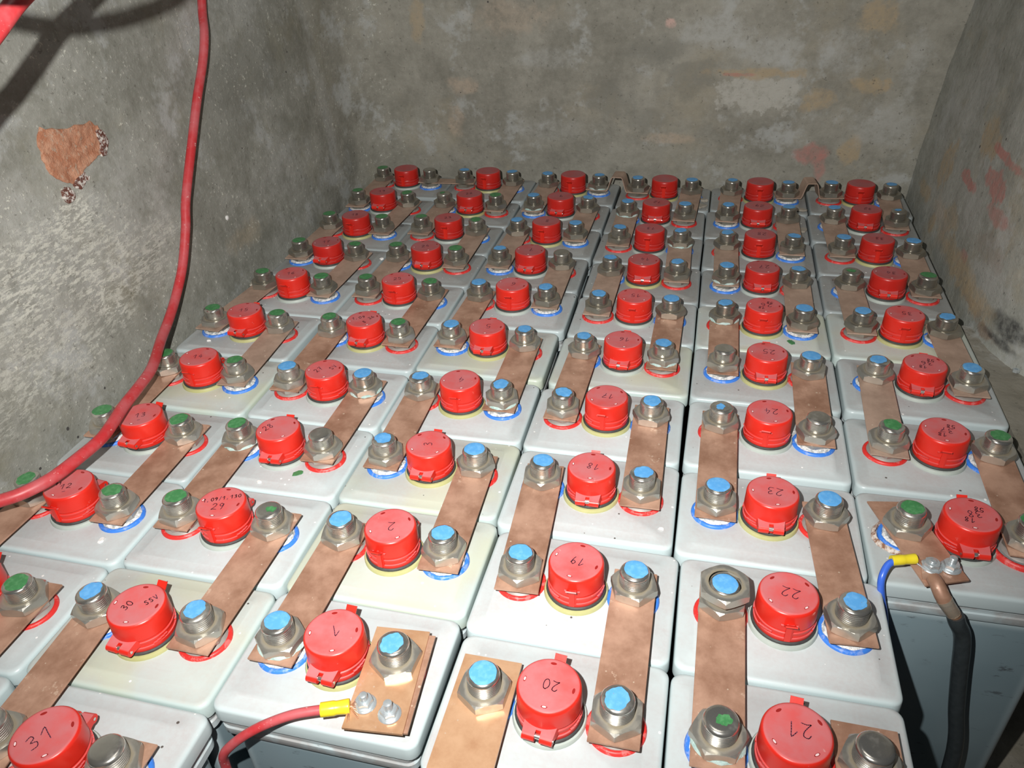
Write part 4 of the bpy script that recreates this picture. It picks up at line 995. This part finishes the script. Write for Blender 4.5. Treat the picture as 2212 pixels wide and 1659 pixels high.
b = MB(); b.tube([Vector((0.8998, -1.0340, 0.0185)) - o0, Vector((0.9022, -1.0420, 0.0180)) - o0, Vector((0.9060, -1.0482, 0.0125)) - o0, Vector((0.9105, -1.0510, 0.0062)) - o0], [0.0065, 0.0068, 0.0070, 0.0066], 16)
slab(b, [(0.8935 - o0.x, -1.0080 - o0.y), (0.8910 - o0.x, -1.0350 - o0.y), (0.9100 - o0.x, -1.0370 - o0.y), (0.9115 - o0.x, -1.0100 - o0.y)], -0.0017, 0.0)
link('cable_lug', b.mesh('cable_lug', 'copper', edge=50), bc, label='copper lug')

# ------------------------------------------------------------------ crumbs, chips and the lost nut
def flake(name, label, x, y, z, s, mat, seed, flat=0.3, cat='debris', group=None):
    rr = random.Random(seed); b = MB(); v = []; n = 7
    for zz, k in ((0, 0.85), (flat * s * 0.5, 1.0), (flat * s, 0.8)):
        for i in range(n): a = 2 * pi * i / n + rr.uniform(-.25, .25); r = s * k * rr.uniform(0.55, 1.1); v.append((r * cos(a) * 1.2, r * sin(a) * 0.8, zz + rr.uniform(-.08, .08) * s * flat))
    f = [tuple(reversed(range(n))), tuple(range(2 * n, 3 * n))] + [(j * n + i, j * n + (i + 1) % n, (j + 1) * n + (i + 1) % n, (j + 1) * n + i) for j in (0, 1) for i in range(n)]
    return thing(name, label, cat, (x, y, z), rr.uniform(0, 6), group, b.add(v, f, 0, False).mesh(name, mat))
flake('paint_flake', 'green paint flake on lid of the cell with cap marked 28', 0.2222, -0.9855, 0.0004, 0.0065, 'chip', 1, 0.15)
flake('paint_flake', 'green paint flake on stained lid in front of the fifth row, fifth column', 0.8000, -0.5790, 0.0004, 0.0070, 'chip', 2, 0.12)
flake('plaster_crumb', 'white plaster crumb in front of the cap marked 28', 0.1838, -1.0098, 0.0004, 0.0030, 'white', 3, 0.8)
flake('plaster_crumb', 'flat white plaster crumb on the lid of the cell marked 19', 0.6476, -0.9985, 0.0004, 0.0036, 'white', 4, 0.4)
flake('plaster_crumb', 'white plaster crumb beside the cap marked 12', 0.0620, -1.1310, 0.0004, 0.0042, 'white', 5, 0.6)
flake('plaster_crumb', 'white crumb on lid by the left wall, sixth row', -0.0620, -0.7190, 0.0004, 0.0034, 'white', 6, 0.8)
flake('plaster_crumb', 'white crumb beside green posts in fourth row near left wall', 0.0950, -0.3920, 0.0004, 0.0040, 'white', 7, 0.9)
flake('plaster_flake', 'tan plaster flake leaning by the left wall, fifth row', -0.0900, -0.5230, 0.0004, 0.0120, 'tan', 8, 0.5)
flake('plaster_flake', 'tan plaster flake between fourth and fifth columns, back row', 0.6560, -0.0150, 0.0004, 0.0130, 'tan', 9, 0.3)
flake('plaster_flake', 'long tan plaster flake between fourth and fifth columns, second row', 0.6540, -0.0500, 0.0004, 0.0160, 'tan', 10, 0.2)
flake('plaster_flake', 'round tan plaster flake beside blue-topped post, second row, fifth column', 0.8420, -0.1520, 0.0004, 0.0140, 'tan', 11, 0.2)
flake('plaster_flake', 'tan plaster flake beside the hump strap of the fifth column', 0.8480, -0.0480, 0.0004, 0.0110, 'tan', 12, 0.3)
x_, y_ = world_xy('A6', -1)
flake('plaster_crumb', 'rough white crumb beside the post under the red cable', -0.0330, -0.8080, 0.0170, 0.0050, 'white', 13, 0.8)
b = MB().lathe([(0.0, 0.0), (0.004, 0.0), (0.0044, 0.006), (0.0022, 0.0072), (0.0010, 0.0075)], 10)
o = thing('wall_plug', 'small white stub sticking out of the left wall beside the red cable', 'plug', (wl_x(-0.480, 0.103) - 0.001, -0.480, 0.103), 0, None, b.mesh('wall_plug', 'white')); o.rotation_euler = (0, radians(90), 0)
b = MB().hexnut(0.0080, 0.0, 0.0042, 0.0042, 0.0022)
thing('loose_nut', 'small zinc nut lying on the concrete ledge by the right wall', 'nut', (1.0925, -0.5890, -0.0115), 0.4, None, b.mesh('loose_nut', 'zinc'))
